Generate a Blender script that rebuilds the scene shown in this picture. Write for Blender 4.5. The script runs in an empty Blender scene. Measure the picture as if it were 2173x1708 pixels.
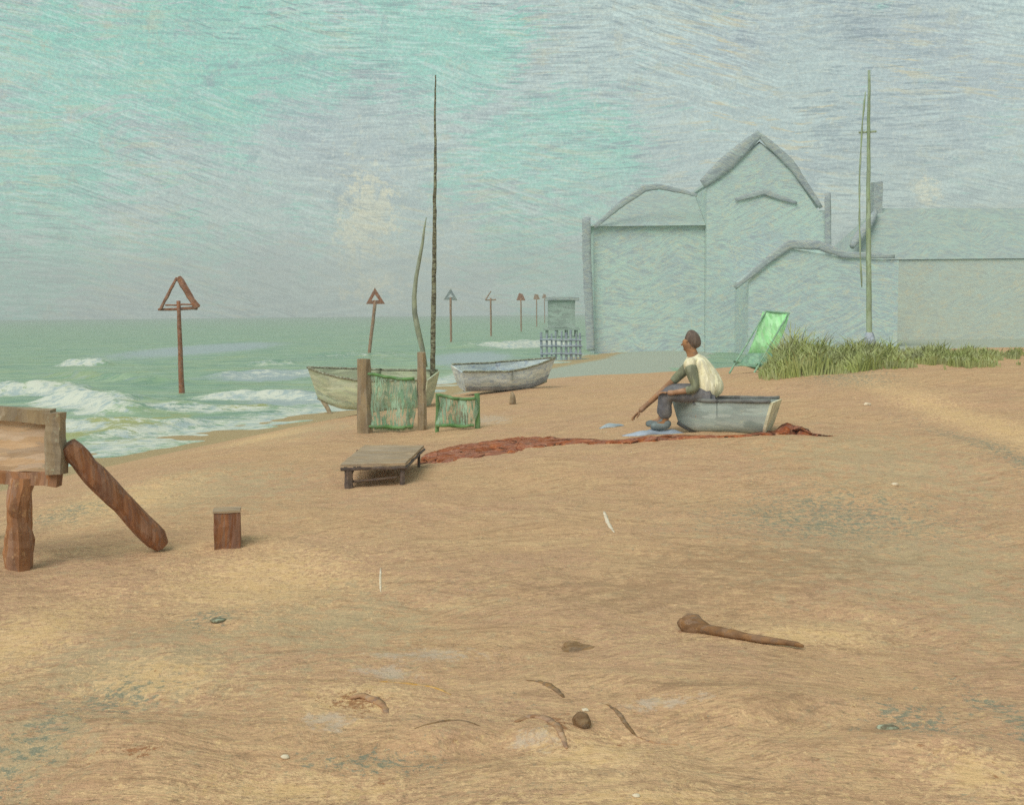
import bpy, math, random
import numpy as np
from mathutils import Vector, Matrix, noise as mnoise
random.seed(7); RNG = np.random.default_rng(7)
R = math.radians
scene = bpy.context.scene
COL = scene.collection

# ------------------------------------------------------------------ camera
EYE = 1.6
F = 1098.0                      # focal length in pixels of a 1024 wide frame
PITCH = math.atan(90.0/F)
ROLL = R(0.55)
cd = bpy.data.cameras.new('camera'); cam = bpy.data.objects.new('camera', cd); COL.objects.link(cam)
cd.sensor_width = 36; cd.lens = F/1024*36; cd.clip_start = 0.05; cd.clip_end = 20000
cam.location = (0, 0, EYE)
CM = Matrix.Rotation(R(90)-PITCH, 3, 'X') @ Matrix.Rotation(-ROLL, 3, 'Z')
cam.rotation_euler = CM.to_euler()
scene.camera = cam

# ------------------------------------------------------------------ exposure
scene.view_settings.view_transform = 'Standard'
scene.view_settings.look = 'None'
scene.view_settings.exposure = 0.62
scene.view_settings.gamma = 1.0
scene.cycles.max_bounces = 5
scene.cycles.volume_bounces = 0
scene.cycles.use_denoising = False
scene.cycles.sample_clamp_indirect = 2.0

# ------------------------------------------------------------------ node helper
class NT:
    def __init__(s, tree):
        s.t = tree; s.n = tree.nodes; s.l = tree.links
    def put(s, sock, v):
        if v is None: return
        if isinstance(v, bpy.types.NodeSocket): s.l.new(v, sock)
        elif isinstance(v, (tuple, list)) and len(v) == 3 and sock.type == 'RGBA': sock.default_value = (*v, 1)
        else: sock.default_value = v
    def coord(s, kind='Object'):
        return s.n.new('ShaderNodeTexCoord').outputs[kind]
    def pos(s):
        return s.n.new('ShaderNodeNewGeometry').outputs['Position']
    def attr(s, name):
        a = s.n.new('ShaderNodeAttribute'); a.attribute_name = name; return a.outputs['Fac']
    def vm(s, op, a, b=None):
        m = s.n.new('ShaderNodeVectorMath'); m.operation = op; s.put(m.inputs[0], a)
        if b is not None: s.put(m.inputs[3] if op == 'SCALE' else m.inputs[1], b)
        return m.outputs['Value' if op in ('LENGTH', 'DOT_PRODUCT', 'DISTANCE') else 'Vector']
    def ma(s, op, a, b=None, clamp=False):
        m = s.n.new('ShaderNodeMath'); m.operation = op; m.use_clamp = clamp; s.put(m.inputs[0], a); s.put(m.inputs[1], b); return m.outputs[0]
    def noise(s, vec, scale=1, detail=4, rough=.55, dist=0, color=False):
        m = s.n.new('ShaderNodeTexNoise'); s.put(m.inputs['Vector'], vec)
        m.inputs['Scale'].default_value = scale; m.inputs['Detail'].default_value = detail
        m.inputs['Roughness'].default_value = rough; m.inputs['Distortion'].default_value = dist
        return m.outputs['Color' if color else 'Fac']
    def ss(s, v, lo, hi, a=0., b=1.):
        m = s.n.new('ShaderNodeMapRange'); m.interpolation_type = 'SMOOTHSTEP'; s.put(m.inputs[0], v)
        m.inputs[1].default_value = lo; m.inputs[2].default_value = hi; m.inputs[3].default_value = a; m.inputs[4].default_value = b
        return m.outputs[0]
    def mix(s, f, a, b):
        m = s.n.new('ShaderNodeMix'); m.data_type = 'RGBA'; s.put(m.inputs[0], f); s.put(m.inputs[6], a); s.put(m.inputs[7], b); return m.outputs[2]
    def warp(s, vec, scale, amp, off=0):
        c = s.noise(vec, scale, 1, .5, color=True)
        return s.vm('ADD', vec, s.vm('SCALE', s.vm('SUBTRACT', c, (.5, .5, .5)), amp))
    def streak(s, vec, sc, detail=3, rough=.6):
        return s.noise(s.vm('MULTIPLY', vec, sc), 1, detail, rough)
    def blob(s, vec, c, r):          # soft patch, 1 at c
        d = s.vm('LENGTH', s.vm('DIVIDE', s.vm('SUBTRACT', vec, c), r))
        return s.ss(d, 1, 0)

def dabs(t, vec, sc, seed=0, w=.25, ws=9):
    # one random value per elongated brush mark
    v = t.vm('MULTIPLY', vec, sc); v = t.vm('ADD', v, (seed*3.7, seed*1.9, seed*2.3))
    c = t.noise(v, ws, 2, .6, color=True); v = t.vm('ADD', v, t.vm('SCALE', t.vm('SUBTRACT', c, (.5, .5, .5)), w))
    m = t.n.new('ShaderNodeTexVoronoi'); t.put(m.inputs['Vector'], v); m.inputs['Scale'].default_value = 1
    s_ = t.n.new('ShaderNodeSeparateColor'); t.l.new(m.outputs['Color'], s_.inputs[0]); return s_.outputs[0], s_.outputs[1], m.outputs['Distance']
def lin(*c):                          # sRGB 0-255 -> linear
    return tuple(((v/255)/12.92 if v/255 <= .04045 else ((v/255+.055)/1.055)**2.4) for v in c)

# ------------------------------------------------------------------ pixel rays (the 2173 wide view I measured in)
VS = 1024/2173
def ray(xv, yv):
    d = CM @ Vector((xv*VS-512, 402.5-yv*VS, -F)); return d/d.y      # y component 1
def at(xv, yv, D):
    r = ray(xv, yv); return Vector((r.x*D, D, EYE+r.z*D))

# ------------------------------------------------------------------ world: overcast sky broken by turquoise
w = bpy.data.worlds.new('World'); scene.world = w; w.use_nodes = True
T = NT(w.node_tree); T.n.clear()
SUN_EL, SUN_ROT = R(48), R(215)
sky = T.n.new('ShaderNodeTexSky'); sky.sky_type = 'NISHITA'; sky.sun_disc = False
sky.sun_elevation = SUN_EL; sky.sun_rotation = SUN_ROT
g = T.coord('Generated')
def dirof(xv, yv):
    return tuple(ray(xv, yv).normalized())
gw = T.warp(g, 5, .10)
gw2 = T.warp(g, 9, .05)
def sblob(xv, yv, rx, ry, v=None):
    return T.blob(v or gw, dirof(xv, yv), (rx*VS/F, .7, ry*VS/F))
GREY = lin(166, 183, 175); GREY2 = lin(156, 170, 165); LAV = lin(153, 158, 165); TURQ = lin(122, 188, 165); TURQ2 = lin(142, 192, 173)
CREAM = lin(212, 206, 170); OCH = lin(190, 184, 140); DARKL = lin(128, 138, 136)
fine = T.streak(gw2, (30, 30, 420), 4, .65)
fine2 = T.streak(T.warp(g, 3, .25), (60, 60, 700), 3, .7)
band = T.streak(gw, (6, 6, 22), 3, .6)
c = T.mix(T.ss(band, .35, .65), GREY, GREY2)
# turquoise masses
tq = sblob(360, 140, 760, 230); tq = T.ma('MAXIMUM', tq, sblob(880, 90, 420, 240)); 
tq = T.ma('MAXIMUM', tq, T.ma('MULTIPLY', sblob(1220, 350, 420, 200), 1.0)); tq = T.ma('MAXIMUM', tq, T.ma('MULTIPLY', sblob(60, 330, 480, 260), .95))
tq = T.ma('MAXIMUM', tq, T.ma('MULTIPLY', sblob(1150, 560, 260, 240), .75)); tq = T.ma('MAXIMUM', tq, T.ma('MULTIPLY', sblob(250, 520, 620, 190), .72))
tqf = T.ma('ADD', tq, T.ma('MULTIPLY', T.ma('SUBTRACT', T.noise(g, 14, 8, .75), .5), 2.4))
tqf = T.ma('ADD', tqf, T.ma('MULTIPLY', T.ma('SUBTRACT', fine, .5), 2.2))
c = T.mix(T.ss(tqf, .22, .72), c, T.mix(T.ss(band, .3, .7), TURQ, TURQ2))
# lavender body
lv = T.ma('MAXIMUM', sblob(700, 330, 330, 170), sblob(1990, 180, 420, 230)); lv = T.ma('MAXIMUM', lv, sblob(620, 560, 420, 130))
lv = T.ma('MAXIMUM', lv, T.ma('MULTIPLY', sblob(1560, 90, 600, 120), .7))
c = T.mix(T.ma('MULTIPLY', T.ss(T.ma('ADD', lv, T.ma('SUBTRACT', fine, .5)), .25, .85), .26), c, LAV)
# cream light through the cloud
cr = T.ma('MAXIMUM', sblob(770, 470, 150, 230), T.ma('MULTIPLY', sblob(800, 610, 160, 70, g), .8))
cr = T.ma('MAXIMUM', cr, T.ma('MULTIPLY', sblob(1990, 360, 60, 40), .8))
grain = T.noise(g, 110, 6, .8)
c = T.mix(T.ma('MULTIPLY', T.ss(T.ma('ADD', cr, T.ma('MULTIPLY', T.ma('SUBTRACT', grain, .5), 3.6)), .40, .85), .85), c, CREAM)
# dry-brush streaks, in patches of different slant
def slant(t, v, k, ax=2):
    q = t.n.new('ShaderNodeSeparateXYZ'); t.l.new(v, q.inputs[0]); o = t.n.new('ShaderNodeCombineXYZ')
    t.put(o.inputs[ax], t.ma('MULTIPLY', q.outputs[0], k)); return t.vm('ADD', v, o.outputs[0])
def brush(t, v, sc, k1, k2, msc, ax=2, detail=3):
    a = t.streak(slant(t, v, k1, ax), sc, detail, .65); b_ = t.streak(slant(t, v, k2, ax), tuple(q*1.1 for q in sc), detail, .65)
    m = t.n.new('ShaderNodeMix'); t.put(m.inputs[0], t.ss(t.noise(v, msc, 2), .45, .55)); t.put(m.inputs[2], a); t.put(m.inputs[3], b_); return m.outputs[0]
gl = T.warp(g, 2.2, .05)
bA_ = brush(T, gl, (13, 4, 170), .10, -.16, 5); bB_ = brush(T, gl, (20, 6, 300), -.08, .22, 7); bC_ = brush(T, gl, (34, 8, 480), .02, .35, 6); bD_ = T.streak(g, (420, 60, 50), 3, .6)
oc = T.ma('MAXIMUM', sblob(1560, 190, 640, 300), T.ma('MULTIPLY', sblob(2050, 620, 400, 120), .9)); oc = T.ma('MAXIMUM', oc, T.ma('MULTIPLY', sblob(1650, 420, 420, 150), .6))
oc = T.ma('ADD', .35, T.ma('MULTIPLY', oc, .65))
_k = [0.]
def lay(col, v, lo, hi, amt, mask=None):
    global c
    f = T.ss(v, lo, hi, 0, amt)
    if mask is not None: f = T.ma('MULTIPLY', f, mask)
    _k[0] += 3.1; f = T.ma('MULTIPLY', f, T.ss(T.noise(T.vm('ADD', g, (_k[0], 0, 0)), 7, 3, .6), .38, .60, .15, 1.35))
    c = T.mix(f, c, col)
lay(lin(188, 204, 194), bA_, .53, .61, .32); lay(lin(136, 150, 150), bA_, .47, .40, .34)
lay(lin(116, 126, 130), bB_, .46, .41, .68, oc); lay(lin(190, 180, 138), bB_, .54, .58, 1.0, oc)
lay(lin(192, 212, 202), bC_, .54, .59, .36); lay(lin(100, 114, 116), bC_, .44, .39, .42)
lay(lin(176, 176, 148), T.noise(g, 60, 7, .78), .54, .62, .35); lay(lin(128, 142, 144), T.noise(T.vm('ADD', g, (3, 2, 1)), 34, 8, .8), .55, .64, .42)
c = T.mix(T.ss(T.noise(g, 430, 3, .7), .38, .62, .30, 0), c, lin(112, 124, 120)); c = T.mix(T.ss(T.noise(T.vm('ADD', g, (7, 1, 2)), 380, 3, .7), .50, .70, 0, .30), c, lin(208, 212, 192))
# below the horizon the light of the beach and the sea
z = T.n.new('ShaderNodeSeparateXYZ'); T.l.new(g, z.inputs[0])
c = T.mix(T.ss(z.outputs[2], -.02, -.06), c, lin(150, 160, 140))
nis = T.vm('SCALE', sky.outputs[0], .12)
c = T.mix(.10, c, nis)
bg = T.n.new('ShaderNodeBackground'); T.l.new(c, bg.inputs[0]); bg.inputs[1].default_value = .92
ow = T.n.new('ShaderNodeOutputWorld'); T.l.new(bg.outputs[0], ow.inputs[0])
w.cycles.sampling_method = 'MANUAL'; w.cycles.sample_map_resolution = 256

# ------------------------------------------------------------------ sun behind thin cloud
sl = bpy.data.lights.new('sun', 'SUN'); sl.energy = 1.5; sl.angle = R(40); sl.color = (1, .93, .86)
so = bpy.data.objects.new('sun', sl); COL.objects.link(so)
so.rotation_euler = (R(42), 0, R(-35))
SUN_DIR = Vector((0, 0, 1)); SUN_DIR.rotate(so.rotation_euler)
sky.sun_rotation = math.atan2(SUN_DIR.x, SUN_DIR.y)

# ------------------------------------------------------------------ terrain
SEA = -1.1
def sm(x, a, b):
    t = np.clip((np.asarray(x, float)-a)/(b-a), 0, 1); return t*t*(3-2*t)
def shore_x(y): return -13.0+0.266*y+0.5*np.sin(y*.21+1)*np.exp(-y/90)
def n2(x, y, s, seed=0):              # cheap smooth noise built from sines
    x = np.asarray(x, float)/s; y = np.asarray(y, float)/s
    return (np.sin(x*1.7+2.1*np.sin(y*1.1+seed)+seed*1.3)+np.sin(y*2.3+1.7*np.sin(x*.9-seed)+seed*2.1)+np.sin((x+y)*3.1+1.3*np.sin((x-y)*1.6)+seed)*.6)/2.6
def H(x, y):
    x = np.asarray(x, float); y = np.asarray(y, float)
    d = (x-shore_x(y))*.966
    z = SEA+1.1*sm(d, -.2, 7.5)**.9-.8*sm(-d, 0, 12)
    z = z+.28*sm(d, 7, 13)*sm(y, 7, 12)+.3*sm(d, 11, 17)*sm(y, 9, 18)
    z = z+.25*np.exp(-((x-5.5)/2.6)**2-((y-18.5)/3.0)**2)+.18*np.exp(-((x-11)/4)**2-((y-22)/4.0)**2)
    z = z-1.25*sm(y, 27, 40)*sm(d, 0, 9)
    near = sm(y, 40, 8)*sm(d, 2, 7)
    z = z+near*(.045*n2(x, y, 1.4, 1)+.018*n2(x, y, .42, 2)+.007*n2(x, y, .15, 3))
    # small scoured hollows and mounds in the foreground
    for (cx, cy, rx, ry, a) in BUMPS:
        z = z+a*np.exp(-((x-cx)/rx)**2-((y-cy)/ry)**2)
    return z
BUMPS = []
def G(xv, yv):                        # where a ray meets the beach
    r = ray(xv, yv); D = 1.5; prev = D
    while D < 400:
        if EYE+r.z*D < float(H(r.x*D, D)): break
        prev = D; D *= 1.004
    lo, hi = prev, D
    for _ in range(20):
        m = (lo+hi)/2
        if EYE+r.z*m < float(H(r.x*m, m)): hi = m
        else: lo = m
    D = hi; return Vector((r.x*D, D, float(H(r.x*D, D))))
for (xv, yv, rx, ry, a) in [(1620, 1480, .35, .2, .035), (1700, 1530, .4, .14, -.03), (1160, 1560, .14, .09, .03), (950, 1560, .16, .09, .025), (1320, 1570, .12, .1, -.02),
                            (900, 1600, .35, .1, -.02), (300, 1560, .4, .2, .03), (1500, 1430, .5, .12, .02), (700, 1470, .3, .1, .025), (1220, 1370, .14, .09, -.02),
                            (1880, 1120, .4, .25, -.03), (520, 1300, .3, .2, .02), (2000, 1580, .25, .12, .03), (1180, 1640, .3, .1, .02)]:
    p = G(xv, yv); BUMPS.append((p.x, p.y, rx, ry, a))
def WATER(xv, yv):
    r = ray(xv, yv); D = (SEA-EYE)/r.z; return Vector((r.x*D, D, SEA))

# ------------------------------------------------------------------ mesh helpers
def tag(o, label=None, cat=None, group=None, kind=None):
    if label: o['label'] = label
    if cat: o['category'] = cat
    if group: o['group'] = group
    if kind: o['kind'] = kind
    return o
def empty(name, loc, rz=0, **k):
    o = bpy.data.objects.new(name, None); COL.objects.link(o); o.location = loc; o.rotation_euler.z = rz
    o.empty_display_size = .1
    return tag(o, **k)
def mesh_obj(name, verts, faces, mat, parent=None, smooth=False):
    me = bpy.data.meshes.new(name); me.from_pydata([tuple(v) for v in verts], [], faces); me.validate(); me.update()
    if smooth: me.polygons.foreach_set('use_smooth', [True]*len(me.polygons))
    me.materials.append(mat)
    o = bpy.data.objects.new(name, me); COL.objects.link(o); o.parent = parent
    return o
class MB:
    def __init__(s): s.v = []; s.f = []
    def add(s, vs, fs):
        b = len(s.v); s.v += [Vector(v) for v in vs]; s.f += [tuple(i+b for i in f) for f in fs]
    def box(s, a, b, n=1, M=None):        # each face an n x n grid
        a = Vector(a); b = Vector(b); idx = {}; vs = []; fs = []
        if isinstance(n, int): n = (n, n, n)
        def vid(i, j, k):
            if (i, j, k) not in idx:
                idx[(i, j, k)] = len(vs); vs.append(Vector((a.x+(b.x-a.x)*i/n[0], a.y+(b.y-a.y)*j/n[1], a.z+(b.z-a.z)*k/n[2])))
            return idx[(i, j, k)]
        for ax in range(3):
            u, v = [q for q in range(3) if q != ax]
            for side in (0, n[ax]):
                for i in range(n[u]):
                    for j in range(n[v]):
                        q = []
                        for (di, dj) in ((0, 0), (1, 0), (1, 1), (0, 1)):
                            p = [0, 0, 0]; p[ax] = side; p[u] = i+di; p[v] = j+dj; q.append(vid(*p))
                        flip = (side == 0) ^ (ax == 1)
                        fs.append(tuple(reversed(q)) if flip else tuple(q))
        if M: vs = [M @ v for v in vs]
        s.add(vs, fs); return s
    def tube(s, pts, rad, seg=8, cap=True, sq=None):
        pts = [Vector(p) for p in pts]; n = len(pts)
        if not isinstance(rad, (list, tuple)): rad = [rad]*n
        up = None; vs = []; fs = []
        for i, p in enumerate(pts):
            t = (pts[min(i+1, n-1)]-pts[max(i-1, 0)]).normalized()
            if up is None:
                up = Vector((0, 0, 1)) if abs(t.z) < .9 else Vector((0, 1, 0))
            a = t.cross(up).normalized(); b = a.cross(t).normalized(); up = b
            for k in range(seg):
                an = 2*math.pi*(k+.5)/seg
                q = p+a*math.cos(an)*rad[i]+b*math.sin(an)*rad[i]*(sq or 1)
                vs.append(q)
        for i in range(n-1):
            for k in range(seg):
                k2 = (k+1) % seg; fs.append((i*seg+k, i*seg+k2, (i+1)*seg+k2, (i+1)*seg+k))
        if cap:
            fs.append(tuple(reversed(range(seg)))); fs.append(tuple((n-1)*seg+k for k in range(seg)))
        s.add(vs, fs); return s
    def line(s, a, b, r0, r1=None, seg=8, n=8):
        a = Vector(a); b = Vector(b); r1 = r0 if r1 is None else r1
        return s.tube([a.lerp(b, i/n) for i in range(n+1)], [r0+(r1-r0)*i/n for i in range(n+1)], seg)
    def prism(s, poly, y0, y1):           # polygon in XZ extruded along Y
        n = len(poly); vs = [Vector((p[0], y0, p[1])) for p in poly]+[Vector((p[0], y1, p[1])) for p in poly]
        fs = [tuple(range(n)), tuple(reversed(range(n, 2*n)))]
        for i in range(n):
            j = (i+1) % n; fs.append((j, i, n+i, n+j))
        s.add(vs, fs); return s
    def rough(s, amp, freq, seed=0):
        o = Vector((seed*7.3, seed*3.1, seed*1.7))
        for i, v in enumerate(s.v):
            s.v[i] = v+mnoise.noise_vector(v*freq+o)*amp+mnoise.noise_vector(v*freq*3.1+o)*amp*.5
        return s
    def build(s, name, mat, parent=None, smooth=False):
        return mesh_obj(name, s.v, s.f, mat, parent, smooth)

# ------------------------------------------------------------------ paint materials for objects
def paint(name, c1, c2, c3=None, sc=(6, 6, 6), warpa=.1, thr=(.58, .7), c3f=.7, speck=60, rough=.75, bump=.35, bd=.01, alpha=None, spec=.25, dabk=1.5):
    m = bpy.data.materials.new(name); m.use_nodes = True; t = NT(m.node_tree)
    b = t.n['Principled BSDF']; p = t.coord('Object'); pw = t.warp(p, 2.5, warpa)
    s1 = t.streak(pw, sc, 5, .65)
    c = t.mix(t.ss(s1, .36, .62), c1, c2)
    if c3:
        s2 = t.noise(t.vm('MULTIPLY', pw, tuple(v*.6+speck*.4 for v in sc)), 1, 4, .7)
        c = t.mix(t.ss(s2, thr[0], thr[1], 0, c3f), c, c3)
    e1, e2, _ = dabs(t, pw, tuple(v*dabk for v in sc), 1, .8, 2.5); hv = t.n.new('ShaderNodeHueSaturation'); t.put(hv.inputs['Color'], c); t.put(hv.inputs['Value'], t.ss(e1, 0, 1, .84, 1.16)); t.put(hv.inputs['Saturation'], t.ss(e2, 0, 1, .86, 1.08)); c = hv.outputs[0]
    t.put(b.inputs['Base Color'], c); b.inputs['Roughness'].default_value = rough; b.inputs['Specular IOR Level'].default_value = spec
    bm = t.n.new('ShaderNodeBump'); bm.inputs['Strength'].default_value = bump; bm.inputs['Distance'].default_value = bd
    t.put(bm.inputs['Height'], t.streak(pw, tuple(v*3 for v in sc), 4, .7)); t.put(b.inputs['Normal'], bm.outputs[0])
    if alpha:
        s3 = t.noise(t.vm('MULTIPLY', pw, alpha[0]), 1, 3, .6)
        t.put(b.inputs['Alpha'], t.ss(s3, alpha[1], alpha[2], alpha[3] if len(alpha) > 3 else 0, 1))
    return m
M = {}
M['brown'] = paint('weathered brown timber', lin(162, 118, 86), lin(136, 98, 72), lin(194, 156, 114), (14, 14, 2.5), speck=40, thr=(.56, .7))
M['log'] = paint('dark tarred log', lin(150, 106, 76), lin(126, 86, 64), lin(178, 136, 102), (30, 30, 2.2), speck=40, thr=(.6, .74))
M['olivebrown'] = paint('olive brown timber', lin(160, 142, 114), lin(140, 122, 98), lin(178, 176, 146), (12, 12, 3))
M['pink'] = paint('bleached pinkish board', lin(208, 180, 150), lin(196, 166, 134), lin(170, 160, 130), (3, 3, 22), speck=14)
M['dark'] = paint('blackened wood', lin(88, 76, 72), lin(108, 92, 80), lin(140, 115, 90), (10, 10, 10), speck=50)
M['greyplank'] = paint('grey weathered plank', lin(172, 150, 122), lin(156, 136, 112), lin(196, 170, 130), (3, 22, 22), speck=40)
M['khaki'] = paint('khaki boat paint', lin(196, 200, 170), lin(178, 188, 160), lin(170, 190, 166), (3, 3, 14), speck=30)
M['palegreen'] = paint('pale green bottom paint', lin(190, 204, 182), lin(166, 184, 160), lin(206, 196, 152), (3, 3, 9), speck=30)
M['tar'] = paint('tarred gunwale', lin(112, 104, 86), lin(132, 134, 112), lin(178, 188, 166), (22, 22, 22), speck=40, thr=(.5, .6))
M['whiteblue'] = paint('white and blue boat paint', lin(222, 228, 220), lin(194, 206, 210), lin(160, 174, 196), (2, 2, 12), speck=20, thr=(.5, .62))
M['bluegrey'] = paint('blue grey paint', lin(166, 176, 190), lin(148, 160, 174), lin(188, 200, 196), (5, 5, 12), speck=30)
M['hullgrey'] = paint('grey boat paint', lin(170, 182, 176), lin(156, 170, 166), lin(186, 190, 170), (3, 3, 14), speck=30)
M['slateline'] = paint('dark slate rubbing strake', lin(104, 104, 104), lin(120, 122, 118), None, (8, 8, 8))
M['cream'] = paint('cream paint', lin(224, 218, 188), lin(210, 204, 174), None, (8, 8, 8))
M['mast'] = paint('broken varnish spar', lin(112, 108, 84), lin(144, 148, 122), lin(70, 62, 50), (4, 4, 26), warpa=.03, speck=24, thr=(.46, .58), c3f=.85)
M['spar'] = paint('olive canvas roll', lin(150, 158, 132), lin(136, 146, 128), lin(134, 134, 132), (10, 10, 5), speck=18)
M['pole'] = paint('green stained flagpole', lin(142, 160, 122), lin(156, 174, 148), lin(124, 136, 98), (6, 6, 2), speck=12)
M['rust'] = paint('rust red topmark', lin(154, 108, 82), lin(138, 92, 70), lin(176, 140, 114), (9, 9, 9), speck=30)
M['tan'] = paint('tan topmark', lin(158, 126, 100), lin(146, 118, 96), lin(168, 160, 134), (6, 6, 6))
M['bluemark'] = paint('grey blue topmark', lin(128, 138, 146), lin(138, 146, 140), None, (6, 6, 6))
M['net'] = paint('rust red fishing net', lin(166, 98, 64), lin(146, 82, 54), lin(190, 138, 98), (5, 11, 11), warpa=.3, speck=60, thr=(.52, .62), bump=.8, bd=.02, alpha=((5, 30, 9), .36, .44))
M['greennet'] = paint('green mesh netting', lin(134, 170, 140), lin(154, 182, 156), lin(108, 152, 112), (7, 7, 3), speck=10, alpha=((34, 9, 7), .42, .58, .12), bump=.6)
M['greenrope'] = paint('green rope hem', lin(96, 136, 84), lin(112, 148, 96), None, (7, 7, 7))
M['sling'] = paint('bright green canvas', lin(160, 222, 160), lin(172, 230, 170), lin(182, 218, 158), (14, 14, 3), speck=14)
M['slingshade'] = paint('sea green frame and shaded canvas', lin(142, 180, 150), lin(128, 166, 144), lin(152, 160, 120), (9, 9, 9))
M['grass'] = paint('marram grass', lin(146, 158, 92), lin(166, 172, 120), lin(122, 138, 76), (2, 2, 2), bump=.1)
M['shirt'] = paint('cream shirt', lin(242, 236, 204), lin(230, 222, 188), lin(200, 192, 152), (20, 20, 3), warpa=.05, speck=20, thr=(.55, .68), bump=.5)
M['sleeve'] = paint('grey green sleeve', lin(138, 142, 116), lin(122, 126, 104), None, (20, 20, 6))
M['trousers'] = paint('dark grey trousers', lin(122, 120, 120), lin(108, 108, 114), lin(150, 134, 110), (9, 9, 9), speck=30)
M['skin'] = paint('tanned skin', lin(168, 126, 92), lin(150, 112, 82), None, (9, 9, 9), rough=.6)
M['hair'] = paint('brown hair', lin(116, 100, 90), lin(98, 84, 76), lin(136, 122, 108), (50, 50, 6), speck=30)
M['boot'] = paint('blue grey boot', lin(112, 122, 124), lin(130, 142, 142), None, (9, 9, 9))
M['bluecloth'] = paint('pale blue cloth', lin(172, 182, 186), lin(150, 164, 172), lin(126, 138, 150), (5, 14, 14), warpa=.2)
M['drift'] = paint('brown driftwood', lin(146, 112, 80), lin(126, 96, 70), lin(168, 136, 98), (5, 26, 26), warpa=.05, speck=30)
M['sandmark'] = paint('dark withy', lin(124, 98, 70), lin(146, 116, 84), lin(100, 82, 62), (20, 20, 20), speck=30)
M['sandmarkpink'] = paint('pinkish withy', lin(160, 122, 94), lin(176, 142, 108), lin(140, 104, 80), (20, 20, 20), speck=30)
M['ochre'] = paint('ochre rope', lin(206, 160, 88), lin(190, 150, 92), None, (20, 20, 20))
M['stone'] = paint('dark brown pebble', lin(112, 88, 66), lin(140, 116, 90), lin(160, 140, 110), (18, 18, 18))
M['whitebit'] = paint('white shell', lin(226, 214, 190), lin(214, 196, 170), None, (20, 20, 20))
M['wall'] = paint('pale hazy wall render', lin(176, 196, 186), lin(168, 186, 182), lin(188, 194, 174), (.25, .25, 2.6), warpa=1.2, speck=.6, thr=(.52, .66), c3f=.55, bump=.2)
M['slate'] = paint('pale hazy slate', lin(168, 186, 180), lin(156, 170, 172), lin(186, 188, 164), (.25, .25, 1.6), warpa=1.2, speck=.8, bump=.2)
M['barge'] = paint('lavender grey bargeboard', lin(134, 143, 150), lin(150, 158, 162), lin(164, 176, 172), (.7, .7, .7), warpa=.6, speck=5, thr=(.5, .66), c3f=.8)
M['ochrewall'] = paint('ochre grey render', lin(194, 190, 162), lin(180, 184, 166), lin(206, 188, 152), (.3, .3, 1.6), warpa=1.2, speck=.8, bump=.2)
M['glass'] = paint('dim window glass', lin(140, 154, 154), lin(150, 164, 160), None, (1, 1, 1), rough=.6, spec=.5)
M['farwood'] = paint('grey green boarding', lin(146, 164, 154), lin(156, 172, 162), lin(160, 166, 168), (.8, .8, 3), warpa=.4, speck=3)
M['fence'] = paint('blue grey stakes', lin(138, 148, 164), lin(150, 162, 166), lin(120, 130, 144), (4, 4, 4))

def misty(name, base, alts):  # haze painted into the colour: sky tones and streaks fade the distant houses
    m = bpy.data.materials.new(name); m.use_nodes = True; t = NT(m.node_tree); b = t.n['Principled BSDF']; p = t.coord('Object'); pw = t.warp(p, .3, 1.2); c = base
    v0 = t.noise(pw, .18, 3); c = t.mix(t.ss(v0, .4, .6), c, alts[0])
    for i, (sc, k1, k2) in enumerate((((.5, .5, 5), .2, -.5), ((1.1, 1.1, 13), -.4, .25), ((2.5, 2.5, 26), .1, .6))):
        v = brush(t, t.vm('ADD', pw, (i*3., 0, i*2.)), sc, k1, k2, .3, 2, 4); c = t.mix(t.ss(v, .53, .59, 0, .65), c, alts[1+(i % 2)]); c = t.mix(t.ss(v, .47, .41, 0, .65), c, alts[3])
    n = t.noise(pw, 2.4, 8, .8); c = t.mix(t.ss(n, .54, .62, 0, .5), c, alts[2])
    t.put(b.inputs['Base Color'], c); b.inputs['Roughness'].default_value = .95; b.inputs['Specular IOR Level'].default_value = .1
    return m
M['wall'] = misty('hazy wall render', lin(188, 210, 204), [lin(180, 196, 200), lin(190, 220, 208), lin(214, 210, 184), lin(164, 176, 182)])
M['slate'] = misty('misty slate', lin(160, 180, 174), [lin(160, 174, 174), lin(168, 192, 182), lin(184, 184, 164), lin(148, 160, 162)])
M['ochrewall'] = misty('misty ochre render', lin(194, 200, 186), [lin(188, 204, 198), lin(198, 212, 202), lin(212, 200, 172), lin(176, 184, 182)])
M['barge'] = misty('lavender board', lin(156, 164, 170), [lin(162, 172, 174), lin(180, 196, 190), lin(190, 188, 170), lin(140, 150, 158)])

# ------------------------------------------------------------------ beach
def polar(Ds, us):
    D, U = np.meshgrid(Ds, us, indexing='ij'); X = U*D; return X, D
def grid_obj(name, X, Y, Z, mat, attrs=None):
    nr, nc = X.shape
    me = bpy.data.meshes.new(name); me.vertices.add(nr*nc)
    me.vertices.foreach_set('co', np.stack([X, Y, Z], -1).astype(np.float32).ravel())
    i = np.arange((nr-1)*(nc-1)); r = i//(nc-1); cc = i % (nc-1); a = r*nc+cc
    q = np.stack([a, a+1, a+nc+1, a+nc], -1).astype(np.int32)
    me.loops.add(q.size); me.loops.foreach_set('vertex_index', q.ravel())
    me.polygons.add(len(q)); me.polygons.foreach_set('loop_start', np.arange(0, q.size, 4, dtype=np.int32))
    me.polygons.foreach_set('use_smooth', np.ones(len(q), bool))
    me.update(calc_edges=True)
    for k, v in (attrs or {}).items():
        at_ = me.attributes.new(k, 'FLOAT', 'POINT'); at_.data.foreach_set('value', v.astype(np.float32).ravel())
    me.materials.append(mat); o = bpy.data.objects.new(name, me); COL.objects.link(o); return o
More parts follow.
